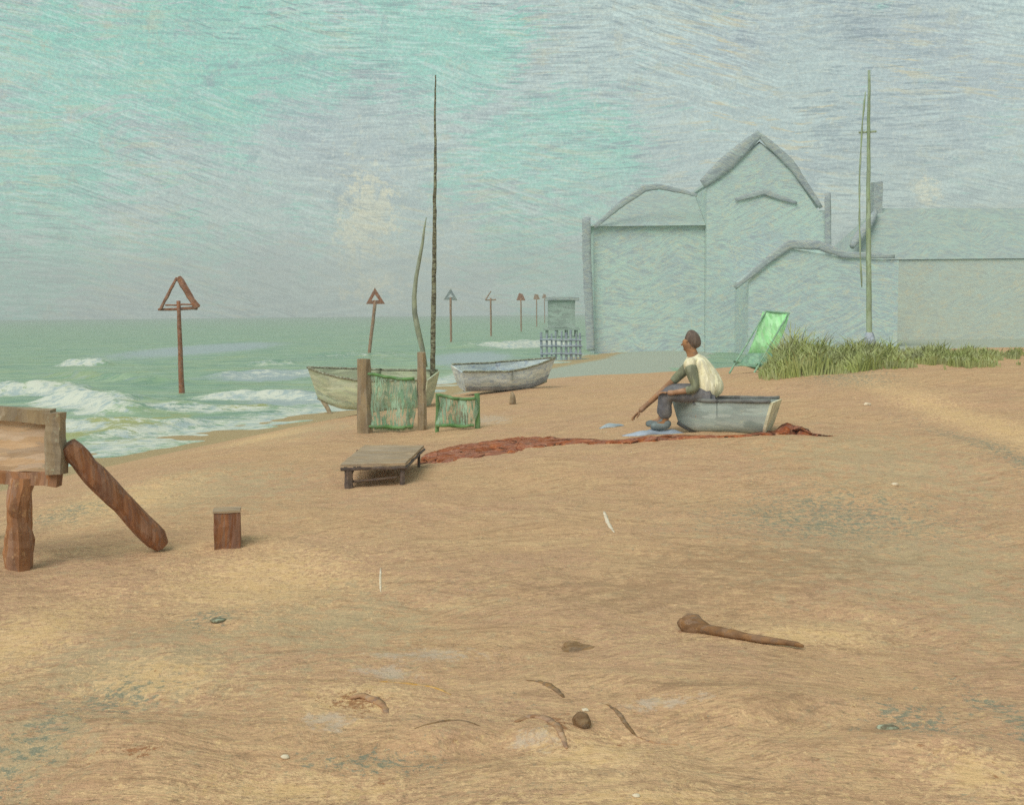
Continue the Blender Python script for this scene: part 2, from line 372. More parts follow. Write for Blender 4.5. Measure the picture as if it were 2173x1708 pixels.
US = np.concatenate([-np.geomspace(12, .62, 26), np.linspace(-.6, .6, 420), np.geomspace(.62, 12, 26)])

def sand_mat():
    m = bpy.data.materials.new('sand'); m.use_nodes = True; t = NT(m.node_tree); b = t.n['Principled BSDF']
    p = t.pos(); pw = t.warp(p, .8, .7); pf = t.warp(p, 4, .12)
    A1 = lin(212, 172, 134); A2 = lin(206, 165, 134); A3 = lin(217, 181, 141); GRN = lin(180, 170, 122); GRY = lin(136, 140, 116); YEL = lin(224, 190, 128); BLU = lin(124, 134, 122)
    n1 = t.noise(pw, .55, 5, .6); n3 = t.noise(t.vm('MULTIPLY', pw, (.5, 1.3, 1)), 1.6, 6, .62)
    c = t.mix(t.ss(n1, .40, .60), A1, A2); c = t.mix(t.ss(n3, .48, .68, 0, .8), c, A3)
    # raked and scuffed streaks at several sizes and slants
    def L_(col, v, lo, hi, amt):
        nonlocal c
        c = t.mix(t.ss(v, lo, hi, 0, amt), c, col)
    p1 = t.warp(p, .6, .5); b1 = brush(t, p1, (2.2, 12, 2), .35, -.5, .5, 1, 5); b2 = brush(t, p1, (6, 34, 5), -.6, .25, .9, 1, 5); b3 = brush(t, p1, (16, 90, 12), .5, -.2, 1.3, 1, 4)
    L_(lin(222, 190, 146), b1, .53, .62, .55); L_(lin(174, 140, 108), b1, .47, .39, .55)
    L_(lin(224, 188, 142), b2, .54, .61, .5); L_(lin(160, 130, 100), b2, .45, .38, .5); L_(lin(230, 196, 150), b3, .55, .61, .5); L_(lin(150, 122, 96), b3, .44, .39, .5)
    sc1 = t.noise(pf, 5, 9, .82); L_(lin(184, 172, 138), sc1, .55, .64, .4); L_(lin(210, 166, 130), sc1, .44, .36, .45)
    sc2 = t.noise(t.vm('ADD', pf, (4, 8, 1)), 30, 6, .8); L_(lin(232, 200, 144), sc2, .55, .63, .6); L_(lin(138, 122, 98), sc2, .44, .37, .55)
    w_ = t.ma('ADD', t.attr('wet'), t.ma('MULTIPLY', t.ma('SUBTRACT', t.noise(pf, 2.5, 5, .7), .5), .9))
    c = t.mix(t.ss(w_, .4, .8, 0, .7), c, lin(166, 156, 116))
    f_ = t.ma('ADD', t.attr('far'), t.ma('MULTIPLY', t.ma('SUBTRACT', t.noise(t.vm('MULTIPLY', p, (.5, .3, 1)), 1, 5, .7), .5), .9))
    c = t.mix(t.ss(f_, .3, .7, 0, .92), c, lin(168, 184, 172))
    st = t.noise(t.vm('ADD', p, (3, 3, 3)), 2.1, 6, .68); c = t.mix(t.ss(st, .63, .72, 0, .35), c, lin(150, 118, 88))
    gr = t.noise(p, 150, 3, .6); c = t.mix(t.ss(gr, .35, .65, 0, .22), c, lin(140, 112, 80))
    def reg(name, off, scn, amp, lo, hi, amt, col):
        nonlocal c
        v = t.ma('ADD', t.attr(name), t.ma('MULTIPLY', t.ma('SUBTRACT', t.noise(t.vm('ADD', pf, off), scn, 8, .8), .5), amp)); c = t.mix(t.ss(v, lo, hi, 0, amt), c, col)
    reg('green', (1, 2, 3), 8, 6, .35, 1.0, .5, lin(186, 174, 140))
    reg('yellow', (5, 1, 2), 30, 8, .55, 1.0, .75, lin(238, 202, 154)); reg('yellow', (2, 7, 2), 12, 6, .75, 1.2, .5, lin(222, 186, 132))
    reg('blue', (9, 4, 2), 22, 7, .75, 1.2, .75, lin(128, 138, 122))
    reg('brown', (3, 3, 9), 9, 4, .5, 1.0, .42, lin(150, 120, 94)); reg('rust', (8, 3, 1), 24, 6, .6, .95, .8, lin(156, 106, 72)); reg('pale', (8, 8, 1), 10, 4, .5, 1.1, .6, lin(204, 190, 172))
    t.put(b.inputs['Base Color'], c); b.inputs['Roughness'].default_value = .95; b.inputs['Specular IOR Level'].default_value = .1
    h = t.ma('ADD', t.noise(t.vm('MULTIPLY', pw, (5, 26, 8)), 1, 5, .7), t.ma('MULTIPLY', t.noise(pf, 55, 4, .7), .5))
    h = t.ma('ADD', h, t.noise(pf, 9, 6, .7))
    bm = t.n.new('ShaderNodeBump'); bm.inputs['Strength'].default_value = .7; bm.inputs['Distance'].default_value = .035
    t.put(bm.inputs['Height'], h); t.put(b.inputs['Normal'], bm.outputs[0])
    return m
Ds = np.concatenate([np.linspace(-30, 1.2, 16)[:-1], np.geomspace(1.2, 60, 620), np.geomspace(62, 1000, 60)])
Dg, Ug = np.meshgrid(Ds, US, indexing='ij'); Xg = Ug*np.maximum(Dg, 8*(Dg < 1.2)+0*Dg) if False else Ug*np.where(Dg < 1.2, 1.2, Dg)
Yg = Dg; Zg = H(Xg, Yg)
def patch(X, Y, lst):
    a = np.zeros_like(X)
    for (xv, yv, rx, ry) in lst:
        p = G(xv, yv); s = F*1/p.y; e = s*max(.05, (EYE-p.z))/p.y      # px per m across and in depth
        a = np.maximum(a, np.exp(-((X-p.x)/(rx*VS/s))**2-((Y-p.y)/(ry*VS/e))**2))
    return a
AT = {
 'green': patch(Xg, Yg, [(1900, 1180, 330, 120), (420, 1040, 260, 60), (300, 1400, 300, 120), (1850, 970, 250, 60), (80, 1560, 160, 130), (2120, 1300, 120, 400), (700, 1330, 260, 90), (620, 920, 160, 30)]),
 'yellow': patch(Xg, Yg, [(330, 1440, 210, 60), (760, 1480, 140, 45), (560, 1230, 240, 80), (1250, 1600, 160, 60), (60, 1350, 160, 150), (620, 1680, 300, 40), (1320, 1690, 400, 25), (2080, 1650, 140, 60), (260, 1060, 160, 60), (1680, 1350, 250, 30), (560, 930, 120, 30), (2100, 900, 90, 120)]),
 'blue': patch(Xg, Yg, [(70, 1580, 100, 110), (1750, 1100, 330, 60), (250, 1480, 120, 50), (1940, 1530, 120, 60), (440, 1310, 70, 30), (2140, 1520, 60, 120), (1800, 800, 120, 14), (800, 1620, 180, 30), (150, 1090, 100, 40), (2130, 960, 50, 100)])*.95,
 'brown': patch(Xg, Yg, [(1215, 1372, 60, 26), (1660, 1500, 130, 40), (1850, 1545, 70, 16), (1430, 1250, 500, 60), (960, 1610, 110, 22), (1140, 1470, 60, 12), (1640, 1190, 400, 50), (1480, 1450, 200, 16), (1290, 1640, 120, 10)]),
 'rust': patch(Xg, Yg, [(765, 1492, 70, 20), (1180, 1535, 34, 22), (300, 1590, 60, 10)]),
 'pale': patch(Xg, Yg, [(820, 1428, 90, 18), (1130, 1565, 60, 26), (690, 1530, 80, 26), (1400, 1490, 120, 16), (900, 1390, 160, 20), (1040, 890, 60, 20)]),
 'wet': 1-sm((Xg-shore_x(Yg)), 1.0, 3.4),
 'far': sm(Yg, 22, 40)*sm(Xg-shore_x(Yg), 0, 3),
}
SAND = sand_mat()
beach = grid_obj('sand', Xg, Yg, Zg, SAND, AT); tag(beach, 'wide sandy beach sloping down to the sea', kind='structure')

# ------------------------------------------------------------------ sea with breakers
BREAK = []   # (centre x, y, half length, half width, height, heading, foam side)
def breaker(x0, y0, x1, y1, wd, ht, foam=1.):
    a = WATER(x0, y0); b = WATER(x1, y1); BREAK.append((a.x, a.y, b.x, b.y, wd, ht, foam))
breaker(-80, 838, 230, 838, 1.1, .42, .9)
breaker(110, 850, 330, 880, 1.3, .40, 1.1)
breaker(90, 800, 380, 815, .9, .30, .15)
breaker(420, 842, 740, 848, 1.0, .22, .95)
breaker(420, 805, 760, 790, 1.6, .24, .5)
breaker(120, 776, 240, 776, 1.0, .38, .9)
breaker(520, 775, 640, 772, 1.4, .22, .5)
breaker(1010, 742, 1180, 728, 3.2, .40, 1.0)
breaker(160, 930, 520, 893, .7, .12, .8)
breaker(60, 905, 420, 905, .7, .12, .45)
breaker(-60, 905, 300, 915, .8, .14, .9)
breaker(300, 870, 640, 872, .9, .14, .7)
breaker(640, 760, 900, 752, 2.2, .24, .35)
Dw = np.concatenate([np.linspace(-30, 8, 10)[:-1], np.geomspace(8, 120, 460), np.geomspace(123, 1000, 50)])
Dg, Ug = np.meshgrid(Dw, US, indexing='ij'); Xw = Ug*np.where(Dg < 8, 8, Dg); Yw = Dg
Zw = SEA+np.zeros_like(Xw); foam = np.zeros_like(Xw)
for (ax, ay, bx, by, wd, ht, fo) in BREAK:
    dx, dy = bx-ax, by-ay; L = math.hypot(dx, dy); ux, uy = dx/L, dy/L
    s = (Xw-ax)*ux+(Yw-ay)*uy; q = -(Xw-ax)*uy+(Yw-ay)*ux          # q > 0 away from the beach
    q = q+.35*wd*n2(s, q*0, 1.1, ax)
    end = sm(s, -.1*L, .22*L)*sm(L-s, -.1*L, .30*L)
    prof = np.where(q < 0, np.exp(-(q/(wd*.45))**2), np.exp(-(q/(wd*1.3))**2))
    Zw += ht*prof*end*(1+.25*n2(s, q, .5, 3))
    face = np.exp(-((q+.35*wd)/(wd*.75))**2)*end
    foam = np.maximum(foam, fo*face)
Zw += .035*n2(Xw, Yw, 1.3, 5)*sm(Yw, 200, 30)+.02*n2(Xw, Yw, .5, 6)*sm(Yw, 90, 20)
dsh = (shore_x(Yw)-Xw)
lap = np.exp(-((dsh-.9)/1.7)**2)*sm(Yw, 90, 50)*.8
foam = np.maximum(foam, lap)
weed = np.zeros_like(Xw)
for (xv, yv, rx, ry) in [(230, 915, 160, 16), (300, 935, 120, 12), (520, 868, 90, 7), (350, 890, 60, 12), (150, 925, 60, 20), (40, 770, 140, 26), (420, 770, 70, 60)]:
    p = WATER(xv, yv); weed = np.maximum(weed, np.exp(-((Xw-p.x)/(rx*VS*p.y/F))**2-((Yw-p.y)/(ry*VS*p.y*p.y/F/2.7))**2)*(1 if yv > 850 else .45))
lavw = np.zeros_like(Xw)
for (xv, yv, rx, ry) in [(560, 800, 150, 12), (620, 850, 140, 14), (440, 740, 160, 20), (850, 830, 130, 20), (1000, 760, 120, 20)]:
    p = WATER(xv, yv); lavw = np.maximum(lavw, np.exp(-((Xw-p.x)/(rx*VS*p.y/F))**2-((Yw-p.y)/(ry*VS*p.y*p.y/F/2.7))**2))
def sea_mat():
    m = bpy.data.materials.new('sea water'); m.use_nodes = True; t = NT(m.node_tree); b = t.n['Principled BSDF']
    p = t.pos(); pw = t.warp(p, .5, .8)
    a = t.noise(t.vm('MULTIPLY', pw, (.12, .5, 1)), 1, 5, .62)
    c = t.mix(t.ss(a, .38, .62), lin(122, 156, 128), lin(140, 168, 132))
    c = t.mix(t.ss(t.noise(t.vm('MULTIPLY', pw, (.4, 1.8, 1)), 1, 5, .65), .52, .68, 0, .7), c, lin(118, 150, 132))
    c = t.mix(t.ss(t.noise(t.vm('MULTIPLY', t.vm('ADD', pw, (5, 5, 0)), (.6, 2.2, 1)), 1, 6, .7), .56, .7, 0, .6), c, lin(156, 180, 140))
    e1, e2, _ = dabs(t, t.warp(p, .4, 1.2), (.35, 1.6, 1), 1, .9, 3); e3, e4, _ = dabs(t, t.warp(p, 1, .5), (1.3, 4.5, 1), 2, .9, 3)
    for e, am in ((e1, .45), (e3, .4)):
        c = t.mix(t.ss(e, .72, .76, 0, am), c, lin(164, 184, 150)); c = t.mix(t.ss(e, .26, .22, 0, am), c, lin(104, 138, 122))
    c = t.mix(t.ss(e2, .85, .87, 0, .4), c, lin(156, 168, 120)); c = t.mix(t.ss(e4, .86, .88, 0, .4), c, lin(150, 166, 168))
    l_ = t.ma('ADD', t.attr('lav'), t.ma('MULTIPLY', t.ma('SUBTRACT', t.noise(pw, 1.6, 6, .7), .5), 1.2)); c = t.mix(t.ss(l_, .4, .8, 0, .8), c, lin(160, 172, 178))
    w_ = t.ma('ADD', t.attr('weed'), t.ma('MULTIPLY', t.ma('SUBTRACT', t.noise(t.vm('MULTIPLY', pw, (2, 3, 1)), 1, 6, .7), .5), 1.6)); c = t.mix(t.ss(w_, .45, .8, 0, .85), c, lin(162, 162, 92))
    f_ = t.ma('ADD', t.attr('foam'), t.ma('MULTIPLY', t.ma('SUBTRACT', t.noise(t.vm('MULTIPLY', t.warp(p, 2, .3), (2.2, 4.5, 3)), 1, 9, .84), .5), 4))
    fm = t.ss(f_, .38, .72); c = t.mix(fm, c, t.mix(t.ss(t.noise(p, 2.4, 6, .7), .45, .62), lin(208, 212, 198), lin(166, 182, 182)))
    t.put(b.inputs['Base Color'], c); t.put(b.inputs['Roughness'], t.ss(fm, 0, 1, .45, .9)); b.inputs['Specular IOR Level'].default_value = .3
    bm = t.n.new('ShaderNodeBump'); bm.inputs['Strength'].default_value = .5; bm.inputs['Distance'].default_value = .12
    t.put(bm.inputs['Height'], t.noise(t.vm('MULTIPLY', pw, (1.2, 4, 2)), 1, 6, .7)); t.put(b.inputs['Normal'], bm.outputs[0])
    return m
sea = grid_obj('sea', Xw, Yw, Zw, sea_mat(), {'foam': foam, 'weed': weed, 'lav': lavw}); tag(sea, 'green sea with white breakers', kind='structure')

# ------------------------------------------------------------------ houses in the mist
def zat(yv, D): return at(1086, yv, D).z
def villa():
    D = 70.0
    P = lambda xv, yv: (at(xv, yv, D).x, at(xv, yv, D).z)
    base = empty('villa', (P(1500, 700)[0], D, -1.2), label='tall pale gabled seaside villa with grey bargeboards in the mist behind the seated man', cat='house')
    ox, oz = base.location.x, base.location.z
    def L(xv, yv): x, z_ = P(xv, yv); return (x-ox, z_-oz)
    # hip-roofed left wing: walls then roof
    xl = L(1262, 480); xr = L(1500, 480); top = L(1262, 480)[1]
    w = MB(); w.box((xl[0], .6, 0), (L(1500, 400)[0]-.01, 9, top), (10, 2, 8))
    # gable front as one outline
    ap = L(1612, 300); gl = L(1500, 392); gr = L(1738, 440)
    gm = L(1678, 350); ge = L(1758, 446)
    w.prism([(gl[0], 0), (ge[0], 0), (ge[0], ge[1]), (gr[0]-.1, gr[1]-.2), (gm[0]-.1, gm[1]-.15), (ap[0], ap[1]-.12), (gl[0], gl[1]-.2)], 0, 10)
    w.build('wall', M['wall'], base)
    # hip roof of the wing
    r1 = L(1365, 400); r2 = L(1500, 406)
    x0, x1, yf, yb = xl[0]-.25, gl[0]-.02, .25, 9.3
    rm = (yf+yb)/2; cx0 = r1[0]
    vs = [(x0, yf, top), (x1, yf, top), (x1, yb, top), (x0, yb, top), (cx0, rm, r1[1]+.4), (x1, rm, r2[1]+.4)]
    rf = MB(); rf.add(vs, [(0, 1, 5, 4), (2, 3, 4, 5), (3, 0, 4), (1, 2, 5), (3, 2, 1, 0)])
    # gable roof running back, behind the front wall
    for (a, b_) in ((gl, ap), (gr, gm), (gm, ap)):
        a = Vector((a[0], 0, a[1])); b2 = Vector((b_[0], 0, b_[1])); t_ = (b2-a).normalized(); nrm = Vector((-t_.z, 0, t_.x)); nrm = nrm if nrm.z > 0 else -nrm
        q = [a, b2, b2-nrm*.22, a-nrm*.22]
        rf.prism([(v.x, v.z) for v in q], .12, 10.2)
    rfo = rf.build('roof', M['slate'], base)
    # thick edge boards, each its own part
    def board(pts, r, name='bargeboard', y=-.12):
        m = MB(); pp = []
        for i in range(len(pts)-1):
            a = Vector((pts[i][0], y, pts[i][1])); b_ = Vector((pts[i+1][0], y, pts[i+1][1]))
            for k in range(8): pp.append(a.lerp(b_, k/8))
        pp.append(Vector((pts[-1][0], y, pts[-1][1])))
        r *= .8; m.tube(pp, [r*(1 if name in ('corner_post', 'drainpipe') else .45+.75*math.sin(math.pi*min(1, (i+2)/(len(pp)+2)))) for i in range(len(pp))], 8, sq=1); m.rough(.04, 1.6, r)
        for v in m.v: v.y = y+(v.y-y)*.12
        return m.build(name, M['barge'], base, True)
    board([L(1490, 392), L(1550, 340), L(1612, 284)], .52)
    board([L(1608, 286), L(1645, 318), L(1680, 352), L(1742, 442)], .30)
    board([L(1560, 425), L(1620, 408), L(1690, 432)], .20, 'string_course')
    board([L(1262, 482), L(1310, 440), L(1368, 400), L(1400, 396), L(1480, 414)], .24, 'eaves_board', .1)
    board([L(1244, 462), L(1246, 560), L(1252, 690), L(1254, 745)], .36, 'corner_post', .1)
    board([L(1755, 410), L(1757, 545)], .26, 'drainpipe')
    # porch with its own low roof
    pw_ = MB(); pl = L(1560, 600); pr = L(1860, 560)
    pw_.prism([(pl[0], 0), (pr[0], 0), (pr[0], pr[1]), (L(1740, 545)[0], L(1740, 552)[1]), (L(1640, 535)[0], L(1640, 535)[1]), (pl[0], pl[1])], -4, -.02)
    pw_.build('porch', M['wall'], base)
    board([L(1532, 615), L(1590, 565), L(1640, 527), L(1700, 530), L(1750, 548), L(1850, 552)], .30, 'porch_eaves', -4.15)
villa()
def villa2():
    D = 80.0
    P = lambda xv, yv: (at(xv, yv, D).x, at(xv, yv, D).z)
    base = empty('house', (P(2050, 700)[0], D, -1.2), label='low wide ochre and grey house with one chimney, right of the gabled villa', cat='house')
    ox, oz = base.location.x, base.location.z
    def L(xv, yv): x, z_ = P(xv, yv); return (x-ox, z_-oz)
    a = L(1890, 552); b_ = L(2400, 552)
    MB().box((a[0], 0, 0), (b_[0], 9, a[1]), (16, 2, 6)).build('wall', M['ochrewall'], base)
    e = L(1800, 550); r1 = L(1905, 430); r2 = L(2330, 430)
    vs = [(e[0], -.12, a[1]+.02), (b_[0]+.5, -.12, a[1]+.02), (b_[0]+.5, 9.6, a[1]+.02), (e[0], 9.6, a[1]+.02), (r1[0], 4.5, r1[1]), (r2[0], 4.5, r2[1])]
    rf = MB(); rf.add(vs, [(0, 1, 5, 4), (2, 3, 4, 5), (3, 0, 4), (1, 2, 5), (3, 2, 1, 0)]); roof = rf.build('roof', M['slate'], base)
    m = MB(); p = [Vector((L(1800, 525)[0], -.9, L(1800, 525)[1])).lerp(Vector((L(1895, 440)[0], 3.6, L(1895, 440)[1])), i/8) for i in range(9)]
    m.tube(p, [.2, .3, .36, .38, .36, .34, .32, .26, .16], 8).rough(.08, 1, 3).build('hip_board', M['barge'], roof, True)
    c0 = L(1893, 425); c1 = L(1914, 372)
    MB().box((c0[0], 4.0, c0[1]-1.0), (c1[0], 4.9, c1[1]), 4).rough(.05, 1.5).build('chimney', M['barge'], roof)
villa2()

# ------------------------------------------------------------------ groyne markers in the sea
def marker(xv, yv_top, D, mat, polemat, label, lean=0., style=0):
    base_x = at(xv, 700, D).x
    root = empty('groyne_marker', (base_x, D, SEA), label=label, cat='sea marker', group='triangular markers standing in the sea')
    top = at(xv, yv_top, D).z-SEA
    w = 1.25; hgt = 1.05
    MB().tube([(lean*(1-i/9), 0, -.8+(top-hgt*.75+.8)*i/9) for i in range(10)], [.11-.005*i if D < 60 else .11 for i in range(10)], 8).rough(.018, 2.2, xv).build('pole', polemat, root, True)
    z0 = top-hgt
    if style == 0:
        MB().line((-w/2, 0, z0), (-.02, 0, top), .05, .05, 6).rough(.03, 3, 1).build('side_bar', mat, root)
        MB().line((.02, 0, top+.02), (w/2, 0, z0+.03), .10, .13, 6).rough(.04, 3, 2).build('side_bar', mat, root)
        MB().line((-w/2-.1, .06, z0-.02), (w/2, .06, z0), .045, .06, 6).rough(.03, 3, 3).build('cross_bar', mat, root)
        MB().line((-w/2+.16, .0, z0+.13), (w/2-.16, .0, z0+.13), .03, .03, 6).rough(.02, 3, 4).build('cross_bar', mat, root)
    elif style == 1:
        o, i = [(-w/2, z0), (w/2, z0), (.0, top)], [(-w*.22, z0+hgt*.24), (w*.2, z0+hgt*.24), (.0, top-hgt*.42)]
        vs = [(x, -.06, z_) for x, z_ in o+i]+[(x, .06, z_) for x, z_ in o+i]; fs = []
        for k in range(3):
            j = (k+1) % 3
            fs += [(k, j, 3+j, 3+k), (6+j, 6+k, 9+k, 9+j), (j, k, 6+k, 6+j), (3+k, 3+j, 9+j, 9+k)]
        m = MB(); m.add(vs, fs); m.rough(.06, 1.8, xv).build('topmark', mat, root)
    elif style == 2:
        MB().line((-w/2, 0, z0), (.05, 0, top), .09, .05, 6).rough(.03, 3).build('side_bar', mat, root)
        MB().line((-w/2, 0.04, z0), (w/2, 0.04, z0+.05), .07, .08, 6).rough(.03, 3).build('cross_bar', mat, root)
    else:
        m = MB(); m.prism([(-w/2, z0), (w/2, z0), (.25, top-.15), (-.3, top)], -.06, .06); m.rough(.08, 1.5, xv).build('topmark', mat, root)
    return root
marker(381, 590, 38, M['rust'], M['rust'], 'tallest nearest triangular rust red marker on a pole among the breakers at the left')
marker(798, 611, 70, M['rust'], M['tan'], 'second nearest triangular brown marker on a pole, standing left of the dark boat mast', -.6, 1)
marker(957, 613, 103, M['bluemark'], M['tan'], 'grey blue triangular marker just right of the dark boat mast', 0, 1)
marker(1042, 618, 128, M['tan'], M['tan'], 'open tan marker whose right side bar is missing, next right of the grey blue marker', 0, 2)
marker(1106, 622, 157, M['rust'], M['tan'], 'small solid brown marker, first right of the open one', 0, 3)
marker(1139, 624, 205, M['tan'], M['tan'], 'tiny distant brown marker between two smaller or equal ones near the jetty shelter', 0, 3)
marker(1156, 624, 270, M['tan'], M['tan'], 'farthest and tiniest tan marker beside the jetty shelter', 0, 3)

# jetty shelter and stake fence by the water
def jetty():
    D = 120.; a = at(1160, 632, D); b_ = at(1222, 632, D); x0, x1 = a.x, b_.x
    root = empty('jetty_shelter', ((x0+x1)/2, D, SEA), label='grey green boarded shelter on a jetty at the horizon, left of the villa', cat='shelter')
    w = (x1-x0)/2; top = a.z-SEA
    MB().box((-w*.9, -1.2, 1.0), (w*.9, 1.2, top-.35), 5).rough(.06, .8).build('boarding', M['farwood'], root)
    MB().box((-w*1.1, -1.5, top-.33), (w*1.15, 1.5, top), 4).rough(.07, .8).build('roof', M['barge'], root)
    MB().box((-w*1.2, -1.6, .75), (w*1.2, 1.6, .98), 3).build('deck', M['farwood'], root)
    for i in range(4):
        for y in (-1.3, 1.3):
            x = -w+i*2*w/3; MB().line((x, y, -1.5), (x, y, .74), .13).build('pile', M['farwood'], root)
jetty()
def stakes(xv0, xv1, yv, D, n, hgt, label):
    a = at(xv0, yv, D); b_ = at(xv1, yv, D); z0 = min(SEA, float(H(a.x, D)))-.3
    root = empty('stake_fence', ((a.x+b_.x)/2, D, z0), label=label, cat='fence'); hw = (b_.x-a.x)/2
    for i in range(n):
        x = -hw+2*hw*i/(n-1); h_ = hgt*(.85+.3*random.random())+.3+SEA-z0
        MB().line((x, 0, 0), (x+.05*random.uniform(-1, 1), 0, h_), .055+.03*random.random()).rough(.02, 2, i).build('stake', M['fence'], root)
    for k, zz in enumerate((.35, .8, 1.15)):
        MB().line((-hw-.1, -.09, zz+SEA-z0), (hw+.1, -.09, zz*.95+SEA-z0), .06).rough(.03, 1.5, k).build('rail', M['fence'], root)
stakes(1150, 1232, 740, 62, 9, 1.35, 'blue grey stake fence with rails standing at the water edge')

# ------------------------------------------------------------------ boats
def hull_mesh(L, B, Hh, sheer=.25, stern=.8, rake=.15, thick=.035, flat=.45):
    NS, NK = 26, 9; outer = []; inner = []
    for i in range(NS+1):
        u = i/NS; bw = (1-max(0, (u-.45)/.55)**2.2)*(stern+(1-stern)*min(1, u/.45))*B/2
        bw = max(bw, .012); top = Hh*(1+sheer*max(0, (u-.35)/.65)**2+.06*(1-u)); keel = Hh*.32*max(0, (u-.72)/.28)**2
        ro, ri = [], []
        for k in range(-NK, NK+1):
            s = abs(k)/NK; yy = bw*(math.sin(s*math.pi/2)**flat if s else 0); zz = keel+(top-keel)*(1-math.cos(s*math.pi/2))**1.15
            x = u*L-L/2+rake*(zz/Hh)*(2*(u > .5)*(u-.5)*2-1)*(1 if u > .5 or i == 0 else max(0, 1-u*4))
            sg = -1 if k < 0 else 1
            ro.append(Vector((x, sg*yy, zz))); ri.append(Vector((x*.985, sg*max(.0, yy-thick), zz+thick*(1-s))))
        outer.append(ro); inner.append(ri)
    return outer, inner
def boat(name, loc, rz, L, B, Hh, hullm, bottomm, gunm, inm, label, cat='boat', transm=None, roll=0, **kw):
    root = empty(name, loc, rz, label=label, cat=cat); root.rotation_euler = (roll, 0, rz)
    outer, inner = hull_mesh(L, B, Hh, **kw); W = len(outer[0])
    def strip(rows, k0, k1, flip):
        vs = [p for r in rows for p in r[k0:k1+1]]; w_ = k1-k0+1; fs = []
        for i in range(len(rows)-1):
            for k in range(w_-1):
                q = (i*w_+k, (i+1)*w_+k, (i+1)*w_+k+1, i*w_+k+1); fs.append(tuple(reversed(q)) if flip else q)
        return vs, fs
    m = MB(); m.add(*strip(outer, 0, W-1, False)); m.add(*strip(inner, 0, W-1, True))
    top = MB()
    hull = m.build('hull', hullm, root, True)
    # bottom strake band sits just proud of the hull
    if bottomm is not None:
        cc = W//2; lo = [[p+Vector((0, (-.006 if p.y < 0 else .006), -.006)) for p in r] for r in outer]
        b_ = MB(); b_.add(*strip(lo, cc-5, cc+5, False)); b_.build('bottom_paint', bottomm, hull, True)
    # transom
    r = outer[0]; t = MB(); n = len(r)
    back = [p+Vector((-.03, 0, 0)) for p in r]; t.add(r+back, [tuple(range(n)), tuple(reversed(range(n, 2*n)))]+[(j, i, n+i, n+j) for i, j in zip(range(n), [*range(1, n), 0])])
    t.build('transom', transm or hullm, root)
    for side in (0, W-1):
        MB().tube([r_[side]+Vector((0, 0, .012)) for r_ in outer], .030 if L > 2 else .022, 6).rough(.008, 4).build('gunwale', gunm, root, True)
    for u in (.25, .5, .72):
        i = int(u*26); a = outer[i][2]; hw = abs(a.y)*.84; z_ = a.z*.80
        MB().box((a.x-.09, -hw, z_), (a.x+.09, hw, z_+.03), 2).rough(.004, 4).build('thwart', inm, root)
    k = MB().tube([r_[W//2]+Vector((0, 0, -.012)) for r_ in outer], .03, 6); k.build('keel', gunm, root, True)
    return root

pA = G(800, 880); sA = F/pA.y*1/VS     # view px per metre
bA = boat('fishing_boat', (pA.x-.1, pA.y+1.3, pA.z+.02), R(168), 2.0, .95, .56, M['khaki'], M['palegreen'], M['tar'], M['olivebrown'],
          'khaki beached fishing boat with a tall dark mast, behind the green nets', roll=R(-9), sheer=.3)
bA.location = (pA.x-.22, pA.y+1.2, float(H(pA.x, pA.y+1.2))+.06)
# mast, built in world space then made relative to the boat
def child_world(mb, name, mat, root, smooth=True):
    bpy.context.view_layer.update(); inv = root.matrix_world.inverted()
    for i, v in enumerate(mb.v): mb.v[i] = inv @ v
    return mb.build(name, mat, root, smooth)
DA = bA.location.y
mast = MB().tube([at(918+7*(1-t_)*0+6*math.sin(t_*1.5)*1.0, 800-640*t_, DA) for t_ in [i/60 for i in range(61)]], [.050*(1-.75*(i/60)**1.5) for i in range(61)], 8).rough(.012, 5, 1)
child_world(mast, 'mast', M['mast'], bA)
sp = MB().tube([at(x, y, DA-.05) for x, y in [(903, 780), (897, 740), (888, 705), (880, 665), (879, 630), (883, 590), (890, 550), (897, 515), (901, 485), (904, 462)]], [.04, .05, .052, .05, .046, .04, .034, .026, .018, .008], 8).rough(.012, 4, 2)
child_world(sp, 'furled_sail', M['spar'], bA)

pB = G(1070, 835)
bB = boat('rowing_boat', (pB.x, pB.y+.7, float(H(pB.x, pB.y+.7))+.05), R(22), 1.8, .85, .42, M['whiteblue'], M['bluegrey'], M['tar'], M['bluegrey'],
          'white and blue rowing boat drawn up right of the tall mast, bow to the right', roll=R(10), sheer=.45)

